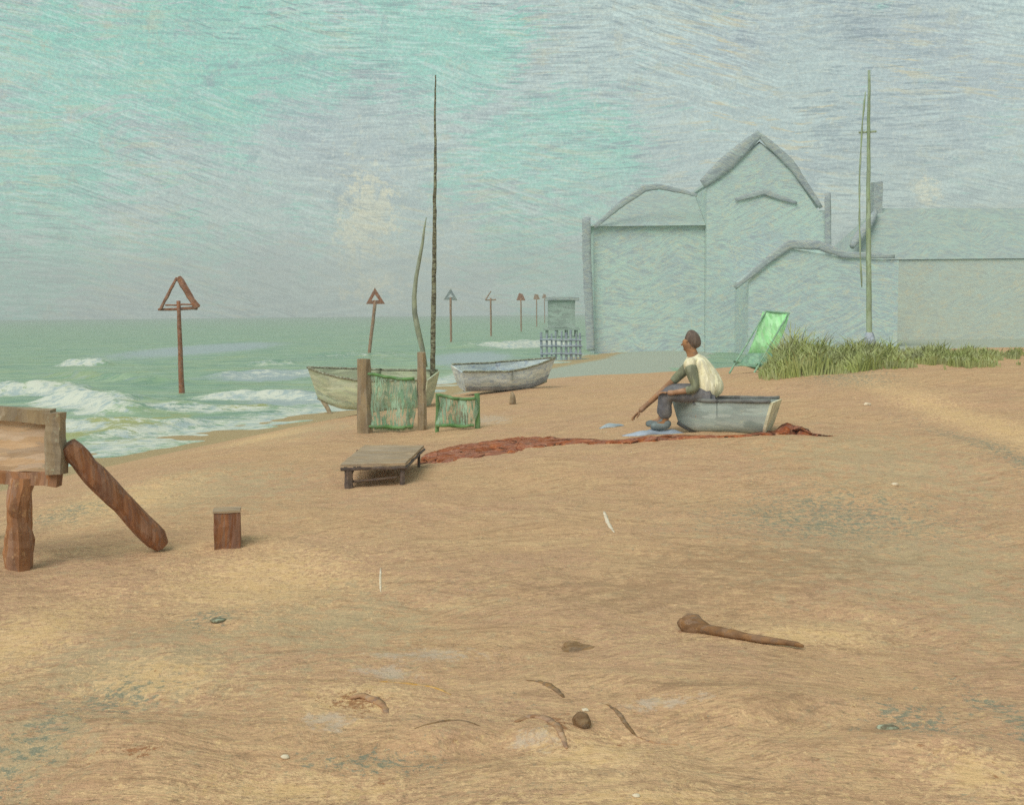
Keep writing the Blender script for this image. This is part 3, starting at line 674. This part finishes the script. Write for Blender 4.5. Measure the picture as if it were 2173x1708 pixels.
# green nets hung between posts
def hanging_net(x0, y0, x1, y1, yb, D, label, sag, postdefs):
    a = at(x0, y0, D); b_ = at(x1, y1, D)
    gz = float(H((a.x+b_.x)/2, D))
    root = empty('hanging_net', ((a.x+b_.x)/2, D, gz), label=label, cat='net')
    hw = (b_.x-a.x)/2; NX, NZ = 24, 16; vs = []; fs = []
    for i in range(NX+1):
        u = i/NX
        for j in range(NZ+1):
            v = j/NZ; top = (a.z*(1-u)+b_.z*u)-gz-sag*4*u*(1-u); bot = .03+.008*math.sin(u*9)
            vs.append(Vector((-hw+2*hw*u+.03*math.sin(v*5+u*6), .03*math.sin(u*13+v*2)+.04*v*math.sin(u*6), top*(1-v)+bot*v)))
    for i in range(NX):
        for j in range(NZ): q = i*(NZ+1)+j; fs.append((q, q+NZ+1, q+NZ+2, q+1))
    net = mesh_obj('netting', vs, fs, M['greennet'], root, True); s_ = net.modifiers.new('thick', 'SOLIDIFY'); s_.thickness = .012
    MB().tube([vs[i*(NZ+1)]+Vector((0, -.01, 0)) for i in range(NX+1)], .022, 6).rough(.008, 6).build('head_rope', M['greenrope'], root, True)
    MB().tube([vs[i*(NZ+1)+NZ-1]+Vector((0, -.03, 0)) for i in range(NX+1)], .022, 6).rough(.014, 9).build('foot_rope', M['greenrope'], root, True)
    for (xv, yt, r, mt) in postdefs:
        p = at(xv, yt, D+.06); MB().line((p.x-root.location.x, .06, -.3), (p.x-root.location.x+.01, .06, p.z-gz), r, r*.85, 8).rough(.014, 5, xv).build('post', M[mt], root)
    return root
hanging_net(774, 792, 880, 804, 920, G(820, 918).y, 'larger green net hung from a thick brown post in front of the khaki boat', .02, [(771, 762, .115, 'olivebrown'), (893, 748, .07, 'olivebrown')])
hanging_net(928, 838, 1010, 845, 912, G(968, 912).y, 'smaller green net on thin green posts in front of the rowing boat', .03, [(926, 835, .03, 'greenrope'), (1012, 835, .04, 'greenrope')])
# stump in front of the smaller net, leaning prop by the boat, bottle
def post_thing(name, xv, yb, yt, r0, r1, mat, label, cat, lean=0, seg=10, sqf=None):
    p = G(xv, yb); h_ = (at(xv, yt, p.y).z-p.z)
    root = empty(name, p, label=label, cat=cat)
    MB().tube([(lean*i/10, 0, -.12+(h_+.12)*i/10) for i in range(11)], [r0+(r1-r0)*i/10 for i in range(11)], seg).rough(.1*r0, 1/r0*.6, xv).build('shaft', mat, root)
    return root, h_
def single(name, mb, mat, loc, label, cat, smooth=False, group=None):
    o = mb.build(name, mat, None, smooth); o.location = loc; return tag(o, label, cat, group)
p = G(978, 905); single('sack', MB().tube([(0, 0, -.03), (0, 0, .05), (.01, 0, .16), (0, 0, .27), (-.01, 0, .33)], [.085, .11, .10, .07, .025], 10).rough(.02, 6), M['olivebrown'], p, 'small brown sack standing in front of the smaller green net', 'sack', True)
p = G(1088, 858); single('bollard', MB().tube([(0, 0, -.03), (0, 0, .05), (0, 0, .13), (-.01, 0, .19), (-.015, 0, .215)], [.055, .06, .05, .032, .014], 10).rough(.006, 9), M['olivebrown'], p, 'small brown mooring peg in the sand right of the nets', 'peg', True)
p = G(700, 878); single('boat_prop', MB().line((-.28, .3, .42), (.05, 0, -.05), .07, .05, 6, 10).rough(.012, 6), M['olivebrown'], p, 'short brown prop leaning against the bow of the khaki boat', 'timber')

# ------------------------------------------------------------------ timber frame at the left edge
def frame():
    pb = G(40, 1205); D = pb.y
    root = empty('timber_frame', pb, label='heavy brown timber frame with a bleached board panel at the left edge', cat='frame')
    def W(xv, yv, dy=0): v = at(xv, yv, D); return Vector((v.x-pb.x, dy, v.z-pb.z))
    n = 5
    def bar(x0, y0, x1, y1, r, dy, mat, name, r1=None, seg=4, jit=.012):
        a = W(x0, y0, dy); b_ = W(x1, y1, dy); k = 1.41 if seg == 4 else 1
        MB().line(a, b_, r*k, (r1 or r)*k, seg, 14).rough(jit, 7, x0+y0).build(name, mat, root)
    s = 1/(F/D/VS)          # metres per view px
    bar(-260, 862, 112, 884, 15*s, 0, M['olivebrown'], 'top_rail')
    bar(120, 874, 122, 1004, 17*s, -.02, M['olivebrown'], 'post')
    a = W(-260, 892, .03); b_ = W(104, 1000, .03)
    MB().box((a.x, .0, b_.z), (b_.x, .05, a.z), (14, 1, 8)).rough(.008, 5).build('board_panel', M['pink'], root)
    bar(-260, 1004, 126, 1016, 14*s, .0, M['brown'], 'bottom_rail')
    bar(46, 1014, 40, 1240, 24*s, -.01, M['brown'], 'leg', 31*s, 8, .022)
    bar(-230, 1014, -235, 1250, 24*s, -.01, M['brown'], 'leg', 31*s, 8, .022)
    bar(-230, 1000, -225, 1170, 20*s, 1.1, M['brown'], 'leg', 24*s, 8, .02)
    # leaning log
    g0 = G(345, 1168); t0 = at(140, 960, D+.02)
    o = MB().tube([Vector((0, 0, -.02)).lerp(t0-g0, i/14)+Vector((0, 0, .05)) for i in range(15)], [.055]+[.075+.006*math.sin(i) for i in range(13)]+[.06], 10).rough(.012, 6, 3).build('log', M['log'], None)
    o.location = g0; tag(o, 'thick dark log leaning from the timber frame down to the sand', 'log')
frame()
# squared stump
p = G(484, 1156); hh = at(484, 1084, p.y).z-p.z; s = p.y*VS/F
r_ = empty('stump', p, R(12), label='short squared brown stump standing alone in the sand', cat='stump')
MB().box((-27*s, -27*s, -.1), (27*s, 27*s, hh), (5, 5, 7)).rough(.008, 9).build('block', M['log'], r_)
MB().box((-28.5*s, -28.5*s, hh+.001), (29*s, 29*s, hh+.014), (4, 4, 1)).rough(.004, 9).build('top_face', M['greyplank'], r_)

# ------------------------------------------------------------------ low bench
def bench():
    pf = G(745, 1038); pr = G(865, 1034); D = pf.y
    root = empty('low_bench', ((pf.x+pr.x)/2, D, min(pf.z, pr.z)), label='low plank bench with dark legs standing beside the red net', cat='bench')
    ox, oy, oz = root.location
    s = D*VS/F; zt = at(745, 992, D).z-oz; hw = (875-728)/2*s; cx = at(801, 1000, D).x-ox
    dpt = .52
    def onz(xv, yv): r = ray(xv, yv); d_ = (zt+oz-EYE)/r.z; return (r.x*d_-ox, d_-oy)
    v = [onz(722, 991), onz(860, 988), onz(900, 950), onz(774, 949)]; N = 10; m = MB(); vs = []; fs = []
    for k in range(2):
        for i in range(N+1):
            for j in range(N+1):
                a = Vector((*v[0], 0)).lerp(Vector((*v[1], 0)), i/N); b_ = Vector((*v[3], 0)).lerp(Vector((*v[2], 0)), i/N); q = a.lerp(b_, j/N); q.z = zt+.012*k*2-.0; vs.append(q)
    def id_(k, i, j): return k*(N+1)**2+i*(N+1)+j
    for i in range(N):
        for j in range(N):
            fs.append((id_(1, i, j), id_(1, i+1, j), id_(1, i+1, j+1), id_(1, i, j+1))); fs.append((id_(0, i, j), id_(0, i, j+1), id_(0, i+1, j+1), id_(0, i+1, j)))
    for i in range(N):
        fs += [(id_(0, i, 0), id_(0, i+1, 0), id_(1, i+1, 0), id_(1, i, 0)), (id_(0, i+1, N), id_(0, i, N), id_(1, i, N), id_(1, i+1, N)),
               (id_(0, 0, i+1), id_(0, 0, i), id_(1, 0, i), id_(1, 0, i+1)), (id_(0, N, i), id_(0, N, i+1), id_(1, N, i+1), id_(1, N, i))]
    m.add(vs, fs); m.rough(.007, 6).build('seat', M['greyplank'], root)
    def rail(a, b_, r, nm): MB().line(a, b_, r, r*.9, 6, 10).rough(.006, 9, a[0]*9).build(nm, M['dark'], root)
    V = [Vector((x, y, zt-.02)) for x, y in v]
    rail(V[0]+Vector((.0, .0, 0)), V[1], .015, 'apron'); rail(V[1], V[2], .014, 'apron'); rail(V[0]+Vector((.02, .04, -.01)), V[3], .012, 'apron'); pass
    zl = lambda q: float(H(q.x+ox, q.y+oy))-oz-.03
    legs = [V[0]+Vector((.07, .03, 0)), V[1]+Vector((-.03, .03, 0)), V[2]+Vector((-.05, -.06, 0)), V[3]+Vector((-.06, -.05, 0))]
    for q, r in zip(legs, (.042, .026, .018, .024)): rail(Vector((q.x, q.y, zl(q))), q, r, 'leg')
    rail(Vector((legs[0].x, legs[0].y, .07)), Vector((legs[3].x, legs[3].y, .10)), .012, 'stretcher'); rail(Vector((legs[0].x, legs[0].y+.01, .05)), Vector((legs[1].x-.05, legs[1].y, .09)), .011, 'stretcher')
bench()

# ------------------------------------------------------------------ fishing nets on the sand
def net_heap(name, pts, label, seed, mat):
    """pts: (xv, yv, half width in metres, height)"""
    P_ = [(G(a, b_), w_, h_) for a, b_, w_, h_ in pts]; o0 = P_[0][0]; n = 90; m = 11; vs = []; fs = []
    rnd = random.Random(seed)
    for i in range(n+1):
        u = i/n*(len(P_)-1); k = min(int(u), len(P_)-2); f = u-k; f = f*f*(3-2*f)
        c = P_[k][0].lerp(P_[k+1][0], f); w_ = P_[k][1]*(1-f)+P_[k+1][1]*f; h_ = (P_[k][2]*(1-f)+P_[k+1][2]*f)*(.55 if seed == 3 else .9)
        w1 = w_*(1+.55*mnoise.noise(Vector((i*.23, seed, 0)))); w2 = w_*(1+.55*mnoise.noise(Vector((i*.27, seed+5, 0))))
        for j in range(m+1):
            v = j/m*2-1; y = c.y+(w1 if v < 0 else w2)*v; x = c.x+.12*mnoise.noise(Vector((i*.2, v*3, seed)))
            prof = max(0, 1-v*v)**.7; z = float(H(x, y))+.004+h_*prof*(.75+.7*mnoise.noise(Vector((x*7, y*9, seed))))-(.02 if abs(v) > .99 else 0)
            vs.append(Vector((x, y, z))-o0)
    for i in range(n):
        for j in range(m): q = i*(m+1)+j; fs.append((q, q+m+1, q+m+2, q+1))
    o = mesh_obj(name, vs, fs, mat, None, True); o.location = o0; return tag(o, label, 'net')
net_heap('fishing_net', [(890, 982, .16, .02), (930, 966, .50, .06), (1020, 955, .70, .09), (1100, 944, .72, .10), (1170, 938, .45, .07), (1270, 938, .12, .03), (1330, 936, .05, .01)],
         'rust red fishing net spread on the sand right of the low bench', 3, M['net'])
net_heap('fishing_net', [(1250, 942, .03, .01), (1340, 938, .14, .03), (1400, 932, .16, .04), (1480, 928, .07, .02), (1580, 926, .05, .02), (1640, 922, .10, .04), (1680, 918, .20, .15), (1720, 924, .10, .03), (1765, 926, .03, .01)],
         'rust red net with a small pile at its right end, before the grey dinghy', 8, M['net'])

# ------------------------------------------------------------------ dinghy and fisherman
pM = G(1500, 916); DM = pM.y; ppm = F/DM/VS       # view px per metre
dg = boat('dinghy', (pM.x, DM, pM.z), 0, .94, .56, .34, M['hullgrey'], None, M['slateline'], M['greyplank'],
          'small grey dinghy with a pale transom that the fisherman sits on', transm=M['cream'], sheer=.06, rake=.10, thick=.02, stern=.92)
dg.rotation_euler.z = R(180-24)
dg.location = (at(1500, 916, DM).x+.19, DM+.12, pM.z-.02)

def skin_obj(name, chains, mat, parent, sub=2):
    """chains: list of (points, radii) joined at equal points; each first chain point set is one island"""
    vs = []; es = []; rs = []; idx = {}
    for pts, rad in chains:
        prev = None
        for q, r in zip(pts, rad):
            key = tuple(round(c_, 4) for c_ in q)
            if key not in idx: idx[key] = len(vs); vs.append(q); rs.append(r)
            i = idx[key]
            if prev is not None: es.append((prev, i))
            prev = i
    me = bpy.data.meshes.new(name); me.from_pydata(vs, es, []); me.update()
    o = bpy.data.objects.new(name, me); COL.objects.link(o); o.parent = parent
    md = o.modifiers.new('skin', 'SKIN'); md.use_smooth_shade = True; md.branch_smoothing = .6
    # one root per island
    par = list(range(len(vs)))
    def find(a):
        while par[a] != a: a = par[a]
        return a
    for a, b_ in es: par[find(b_)] = find(a)
    seen = set()
    for i, sv in enumerate(me.skin_vertices[0].data):
        r = rs[i]; sv.radius = r if isinstance(r, tuple) else (r, r); k = find(i); sv.use_root = k not in seen; seen.add(k)
    sb = o.modifiers.new('sub', 'SUBSURF'); sb.levels = sub; sb.render_levels = sub
    me.materials.append(mat); return o

def bake(o):
    bpy.context.view_layer.update(); dg_ = bpy.context.evaluated_depsgraph_get(); ev = o.evaluated_get(dg_)
    me = bpy.data.meshes.new_from_object(ev); o.modifiers.clear(); o.data = me; return o

def fisherman():
    x0 = at(1503, 916, DM).x
    root = empty('person', (x0+.02, DM+.14, pM.z), R(-22), label='man in a cream shirt and dark trousers sitting on the dinghy, bent forward mending nets', cat='person')
    V = lambda x, y, z: (x, y, z)
    pel = V(0, 0, .43); w1 = V(-.05, 0, .53); ch = V(-.11, .0, .66); sh = V(-.15, 0, .78); nk = V(-.175, 0, .86); h0 = V(-.20, 0, .905); h1 = V(-.225, 0, .965); h2 = V(-.23, 0, 1.03)
    LS = V(-.17, -.17, .765); RS = V(-.20, .17, .755)
    LE = V(-.09, -.20, .47); LW = V(-.33, -.25, .43); LH = V(-.40, -.235, .425)
    RE = V(-.46, .16, .50); RW = V(-.72, .04, .25); RH = V(-.79, .01, .185)
    LHip = V(-.02, -.10, .41); RHip = V(-.02, .10, .41); LK = V(-.46, -.15, .40); RK = V(-.48, .12, .42); LA = V(-.44, -.15, .08); RA = V(-.56, .10, .08)
    LF = V(-.62, -.16, .035); RF = V(-.74, .09, .035)
    body = skin_obj('body', [
        ([pel, w1, ch, sh, nk, h0, h1, h2], [(.13, .15), (.12, .13), (.12, .15), (.09, .12), .052, (.075, .07), (.10, .078), (.075, .06)]),
        ([sh, LS, LE, LW, LH], [(.09, .12), .062, .042, .028, .034]), ([sh, RS, RE, RW, RH], [(.09, .12), .062, .042, .028, .034]),
        ([pel, LHip, LK, LA, LF], [(.13, .15), .085, .06, .04, .03]), ([pel, RHip, RK, RA, RF], [(.13, .15), .085, .06, .04, .03]),
        # face
        ([V(-.285, 0, .955), V(-.308, 0, .942)], [.013, .010]), ([V(-.262, 0, .895), V(-.275, 0, .885)], [.02, .014]),
        ([V(-.225, -.075, .985), V(-.215, -.092, .99)], [.02, .014]), ([V(-.225, .075, .985), V(-.215, .092, .99)], [.02, .014]),
        # left hand curled over the knee
        *[([V(-.40, -.235+o_, .425), V(-.45, -.235+o_*1.1, .432), V(-.485-l_, -.235+o_*1.15, .418), V(-.50-l_, -.235+o_*1.15, .390)], [.012, .010, .009, .007]) for o_, l_ in ((-.032, .0), (-.011, .012), (.011, .014), (.032, .004))],
        ([V(-.385, -.205, .425), V(-.41, -.18, .425), V(-.44, -.17, .41)], [.013, .011, .009]),
        # right hand reaching to the net
        *[([V(-.79, .01+o_, .185), V(-.825, .0+o_*1.2, .15), V(-.85-l_, -.005+o_*1.25, .115), V(-.852-l_, -.005+o_*1.25, .085)], [.012, .010, .009, .007]) for o_, l_ in ((-.032, .0), (-.011, .012), (.011, .014), (.032, .004))],
        ([V(-.775, -.02, .18), V(-.78, -.05, .15), V(-.80, -.055, .12)], [.013, .011, .009]),
    ], M['skin'], root)
    def up(a, b_, f): return tuple(a[i]+(b_[i]-a[i])*f for i in range(3))
    skin_obj('shirt', [([V(.05, 0, .33), V(-.01, 0, .53), V(-.10, 0, .66), V(-.145, 0, .775), V(-.165, 0, .835)], [(.19, .19), (.185, .19), (.185, .20), (.15, .18), (.075, .085)]),
        ([V(-.145, 0, .775), LS, up(LS, LE, .3)], [(.12, .155), .088, .072]), ([V(-.145, 0, .775), RS, up(RS, RE, .25)], [(.12, .155), .085, .07])], M['shirt'], root)
    skin_obj('sleeve', [([up(LS, LE, .06), up(LS, LE, .6), LE, up(LE, LW, .5)], [.078, .066, .058, .046])], M['sleeve'], root)
    skin_obj('sleeve', [([up(RS, RE, .04), up(RS, RE, .6), up(RS, RE, .95)], [.075, .06, .05])], M['sleeve'], root)
    skin_obj('trousers', [([V(-.03, 0, .38), LHip, LK, up(LK, LA, .9)], [(.12, .12), .105, .10, .078]), ([V(-.03, 0, .38), RHip, RK, up(RK, RA, .9)], [(.12, .12), .105, .10, .078])], M['trousers'], root)
    for A, F_ in ((LA, LF), (RA, RF)):
        skin_obj('boot', [([V(A[0]+.03, A[1], .12), V(A[0]+.02, A[1], .05), up((A[0], A[1], .045), (F_[0], F_[1], .045), .6), (F_[0], F_[1], .04)], [.052, .052, .046, .036])], M['boot'], root)
    skin_obj('hair', [([V(-.135, 0, .90), V(-.150, 0, .95), V(-.17, 0, 1.0), V(-.205, 0, 1.05), V(-.25, 0, 1.065)], [(.045, .06), (.082, .082), (.10, .098), (.092, .092), (.045, .06)])], M['hair'], root)
fisherman()
p = G(1295, 905)
def cloth(name, L, W_, xv, yv, label, seed, mat, h=.035):
    p = G(xv, yv); vs = []; fs = []; N, K = 22, 8
    for i in range(N+1):
        for j in range(K+1):
            u = i/N*2-1; v = j/K*2-1; wv = W_*(1-.45*u*u)*(1+.25*math.sin(u*5+seed)); x = u*L; y = v*wv
            z = float(H(p.x+x, p.y+y))-p.z+.006+h*max(0, 1-v*v)*(1-u*u)*(.6+.8*mnoise.noise(Vector((x*6, y*9, seed)))+.2); vs.append((x, y, z))
    for i in range(N):
        for j in range(K): q = i*(K+1)+j; fs.append((q, q+K+1, q+K+2, q+1))
    o = mesh_obj(name, vs, fs, mat, None, True); o.location = p; sd = o.modifiers.new('thick', 'SOLIDIFY'); sd.thickness = .012
    return tag(o, label, 'cloth')
cloth('rag', .15, .09, 1298, 906, 'pale blue rag on the sand under the man\'s reaching hand', 1, M['bluecloth'], .05)
cloth('tarpaulin', .34, .16, 1385, 922, 'blue grey tarpaulin strip lying between the man\'s boots and the net', 4, M['bluegrey'], .06)

# ------------------------------------------------------------------ deckchair
def deckchair():
    p = G(1606, 790); D = p.y; root = empty('deckchair', p, label='deckchair with bright green canvas facing away beside the dune grass', cat='deckchair')
    def W(xv, yv, dy): v = at(xv, yv, D+dy); return Vector((v.x-p.x, dy, v.z-p.z))
    # sling: from top (1615-1670, 662) to seat (1590-1640, 745)
    rows = [((1618, 662), (1675, 667), .45), ((1609, 692), (1668, 694), .36), ((1599, 722), (1657, 722), .24), ((1587, 750), (1643, 750), .10), ((1570, 770), (1630, 772), -.06), ((1554, 775), (1610, 781), -.2)]
    vs = []; fs = []; K = 8
    for a, b_, dy in rows:
        A = W(*a, dy); B_ = W(*b_, dy)
        for k in range(K+1): q = A.lerp(B_, k/K); q.y += .03*math.sin(math.pi*k/K); vs.append(q)
    for i in range(len(rows)-1):
        for k in range(K): q = i*(K+1)+k; fs.append((q, q+1, q+K+2, q+K+1))
    s = mesh_obj('canvas', vs[:4*(K+1)], fs[:3*K], M['sling'], root, True); s.modifiers.new('s', 'SOLIDIFY').thickness = .015
    s2 = mesh_obj('seat_canvas', vs[3*(K+1):], fs[:2*K], M['slingshade'], root, True); s2.modifiers.new('s', 'SOLIDIFY').thickness = .015  # lower canvas in a darker green: shade put into its colour
    for i, (a, b_) in enumerate([((1626, 660), (1548, 786)), ((1674, 664), (1600, 794))]):
        MB().line(W(*a, .46), Vector((W(*b_, -.3).x, -.3, .0)), .016, .02, 6).rough(.006, 6, i).build('frame_rail', M['slingshade'], root)
    for i, (a, b_) in enumerate([((1556, 766), (1622, 792)), ((1604, 772), (1655, 790))]):
        MB().line(W(*a, -.2), Vector((W(*b_, .3).x, .3, .0)), .022, .026, 6).rough(.006, 6, i).build('leg', M['slingshade'], root)
    MB().line(W(1624, 661, .46), W(1676, 665, .46), .022, .022, 6).build('top_bar', M['slingshade'], root)
deckchair()

# ------------------------------------------------------------------ dune grass
def grass():
    vs = []; fs = []; rnd = random.Random(5)
    ctrl = [(1560, 786, 10), (1622, 788, 40), (1672, 790, 122), (1740, 795, 104), (1800, 800, 74), (1860, 800, 62), (1930, 800, 55), (2000, 800, 48), (2060, 800, 42), (2120, 800, 36), (2173, 802, 30), (2400, 806, 26)]
    for n in range(16000):
        xv = 1612+rnd.random()**1.1*650
        if rnd.random() > .15+(xv-1612)/70: continue
        for k in range(len(ctrl)-1):
            if ctrl[k][0] <= xv <= ctrl[k+1][0]: break
        f = (xv-ctrl[k][0])/(ctrl[k+1][0]-ctrl[k][0]); hv = ctrl[k][2]*(1-f)+ctrl[k+1][2]*f; yb = 784+4*math.sin(xv*.03)
        D = 17.2+rnd.random()*4.0; r = ray(xv, yb); x = r.x*D; y = D; z = float(0)
        vs.append((x, y, hv*rnd.uniform(.35, 1.0), rnd.random(), xv)); 
    arr = np.array([(a[0], a[1]) for a in vs]); zz = H(arr[:, 0], arr[:, 1]); V_ = []
    for (x, y, hv, q, xv), z in zip(vs, zz):
        if mnoise.noise(Vector((x*1.3, y*.9, 2)))+.6*mnoise.noise(Vector((x*4, y*3, 5))) < -.18+max(0, (xv-1850)/800): continue
        h_ = hv*VS*y/F*.74*(.75+.9*mnoise.noise(Vector((x*2.2, y*1.5, 9)))); a = rnd.uniform(0, 6.28); ln = h_*rnd.uniform(.15, .75); w_ = rnd.uniform(.007, .014); dx, dy = math.cos(a)*ln, math.sin(a)*ln
        b = len(V_); p0 = Vector((x, y, z-.03)); p1 = Vector((x+dx*.35, y+dy*.35, z+h_*.65)); p2 = Vector((x+dx, y+dy, z+h_*rnd.uniform(.75, 1.05)))
        sx = Vector((w_, w_*.3*rnd.uniform(-1, 1), 0))
        V_ += [p0-sx, p0+sx, p1+sx*.8, p1-sx*.8, p2]; fs += [(b, b+1, b+2, b+3), (b+3, b+2, b+4)]
    o = mesh_obj('dune_grass', V_, fs, M['grass'], None); tag(o, 'olive green marram grass along the dune behind the deckchair', 'grass', kind='stuff')
grass()

# ------------------------------------------------------------------ flagpole
def flagpole():
    D = 31.; a = at(1845, 722, D); root = empty('flagpole', (a.x, D, float(H(a.x, D))), label='tall slender green stained flagpole rising from the dune in front of the villas', cat='flagpole')
    def W(xv, yv, dy=0): v = at(xv, yv, D+dy)-root.location; return v
    MB().tube([W(1845-2*math.sin(i/30*3), 760+(150-760)*i/30) for i in range(31)], [.085-.05*i/30 for i in range(31)], 8).rough(.016, 1.6).build('pole', M['pole'], root, True)
    MB().tube([W(1829-6*(i/20)*(1-i/20)*4+8*(i/20)**3, 610+(195-610)*i/20, .0) for i in range(21)], [.012+.018*abs(math.sin(i*1.1)) for i in range(21)], 6).rough(.01, 2).build('halyard', M['pole'], root, True)
    MB().line(W(1822, 282, .05), W(1860, 280, .05), .03, .03, 6).rough(.01, 3).build('crosstree', M['pole'], root)
    MB().tube([W(1845, 735), W(1845, 722), W(1845, 705)], [.20, .17, .10], 8).rough(.02, 2).build('tabernacle', M['bluegrey'], root)
flagpole()

# ------------------------------------------------------------------ foreground odds and ends
def arc_strip(pts, r, mat, label, name='ripplemark', cat='sandmark'):  # flat curved strip; the brown and pink ones stand for sand ripple brush marks
    P_ = [G(a, b_) for a, b_ in pts]; c = P_[0]; n = len(P_); out = []
    for i in range(25):
        u = i/24*(n-1); k = min(int(u), n-2); f = u-k
        a0 = P_[max(k-1, 0)]; a1 = P_[k]; a2 = P_[k+1]; a3 = P_[min(k+2, n-1)]
        q = .5*((2*a1)+(a2-a0)*f+(2*a0-5*a1+4*a2-a3)*f*f+(3*a1-a0-3*a2+a3)*f**3); q.z = float(H(q.x, q.y))+.05*r; out.append(q-c)
    o = MB().tube(out, [r*(.25+.95*math.sin(math.pi*(i+1)/26)) for i in range(25)], 6, sq=.35).rough(r*.35, .35/r, pts[0][0]).build(name, mat, None, True); o.location = c; return tag(o, label, cat)
arc_strip([(1118, 1443), (1150, 1447), (1178, 1462), (1197, 1480)], .013, M['sandmark'], 'dark curved withy half buried, farthest of the curved ones in the foreground')
arc_strip([(1096, 1532), (1130, 1520), (1165, 1528), (1190, 1552), (1203, 1588)], .016, M['sandmarkpink'], 'pinkish arched withy left of the round dark pebble')
arc_strip([(1284, 1492), (1310, 1510), (1330, 1538), (1352, 1562)], .009, M['sandmark'], 'thin brown withy sloping down right of the round dark pebble')
arc_strip([(880, 1545), (930, 1532), (975, 1528), (1018, 1540)], .008, M['sandmark'], 'faint brown bent withy, leftmost in the foreground')
arc_strip([(1352, 1562), (1395, 1576), (1440, 1580)], .006, M['sandmarkpink'], 'short reddish twig lying beyond the end of the thin brown withy')
arc_strip([(800, 1446), (860, 1450), (915, 1457), (958, 1474)], .010, M['ochre'], 'ochre yellow length of rope curving over the sand', 'rope', 'rope')
arc_strip([(735, 1484), (770, 1478), (805, 1490), (822, 1512)], .022, M['sandmarkpink'], 'thick reddish brown ripple mark on the pale sand, lower left', 'root', 'root')  # brush mark of a sand ripple, modelled as a thick tapering strip
p = G(1235, 1540); m = MB()
import bmesh
def blob_obj(name, loc, r, mat, label, cat, sq=(1, 1, .7), amp=.25, f=1.2, seed=0):
    bm = bmesh.new(); bmesh.ops.create_icosphere(bm, subdivisions=4, radius=1)
    me = bpy.data.meshes.new(name)
    for v in bm.verts: v.co = Vector([c_*s_ for c_, s_ in zip(v.co*(1+amp*mnoise.noise(v.co*f+Vector((seed, 0, 0)))), sq)])*r
    bm.to_mesh(me); bm.free(); me.polygons.foreach_set('use_smooth', [True]*len(me.polygons)); me.materials.append(mat)
    o = bpy.data.objects.new(name, me); COL.objects.link(o); o.location = loc; return tag(o, label, cat)
blob_obj('pebble', p+Vector((0, 0, .022)), .036, M['stone'], 'round dark brown pebble in the middle of the foreground', 'pebble', (1, .9, .95))
blob_obj('stone', G(462, 1318)+Vector((0, 0, .008)), .04, M['tar'], 'flat grey stone in the sand below the stump', 'stone', (1, .8, .3), seed=4)
blob_obj('stone', G(1885, 1545)+Vector((0, 0, .004)), .028, M['tar'], 'small dark grey stone at the lower right', 'stone', (1.4, .8, .35), seed=7)
blob_obj('stone', G(1222, 1372)+Vector((0, 0, .0)), .085, M['sandmark'], 'low brown stone patch nearly buried between net and ripple marks', 'stone', (1.1, 1.0, .12), amp=.5, seed=9)
for i, (xv, yv, r, lab) in enumerate([(605, 1608, .016, 'white shell at the bottom left of the foreground'), (1242, 1508, .014, 'white shell touching the dark round pebble'), (1900, 1030, .03, 'white shell on the sand far right below the dune'),
                                     (1840, 860, .045, 'pale pink shell nearest the dune grass'), (1350, 1690, .013, 'small white shell at the bottom edge of the sand')]):
    blob_obj('shell', G(xv, yv)+Vector((0, 0, r*.3)), r, M['whitebit'], lab, 'shell', (1, .8, .5), seed=i*3)
arc_strip([(1282, 1085), (1288, 1105), (1303, 1130)], .014, M['whitebit'], 'white feather lying in the middle of the open sand', 'feather', 'feather')
arc_strip([(808, 1205), (807, 1230), (808, 1256)], .007, M['whitebit'], 'thin white straw upright in the picture left of centre', 'straw', 'straw')
# driftwood: thick root end and a tapering shaft
p = G(1470, 1350); q0 = G(1452, 1338); q1 = G(1705, 1380)
r_ = empty('driftwood', q0, label='brown driftwood with a thick knobbed end and a long tapering shaft', cat='driftwood')
L_ = q1-q0
pts = [L_*t_+Vector((0, 0, float(H(q0.x+L_.x*t_, q0.y+L_.y*t_))-q0.z-L_.z*t_+.02)) for t_ in [i/22 for i in range(23)]]
MB().tube(pts, [.030]+[.030-.018*(i/22) for i in range(1, 22)]+[.006], 9).rough(.005, 16).build('shaft', M['drift'], r_, True)
k = G(1462, 1338)-q0; kn = MB().tube([k+Vector((-.035, .03, .03)), k+Vector((-.01, .01, .035)), k+Vector((.02, -.012, .03)), k+Vector((.055, -.03, .02)), k+Vector((.11, -.06, .012))], [.028, .056, .062, .05, .022], 12).rough(.012, 14, 5)
kn.build('knob', M['drift'], r_, True)

# ------------------------------------------------------------------ sea air
hz = MB().box((-13000, -32, -6), (13000, 1010, 45)).build('haze', bpy.data.materials.new('sea haze'), None)
tag(hz, 'pale sea haze', kind='stuff'); hm = hz.data.materials[0]; hm.use_nodes = True; t = NT(hm.node_tree); t.n.remove(t.n['Principled BSDF'])
pv = t.n.new('ShaderNodeVolumePrincipled'); pv.inputs['Color'].default_value = (.94, 1.0, .99, 1); pv.inputs['Density'].default_value = .0014
t.l.new(pv.outputs[0], t.n['Material Output'].inputs['Volume'])
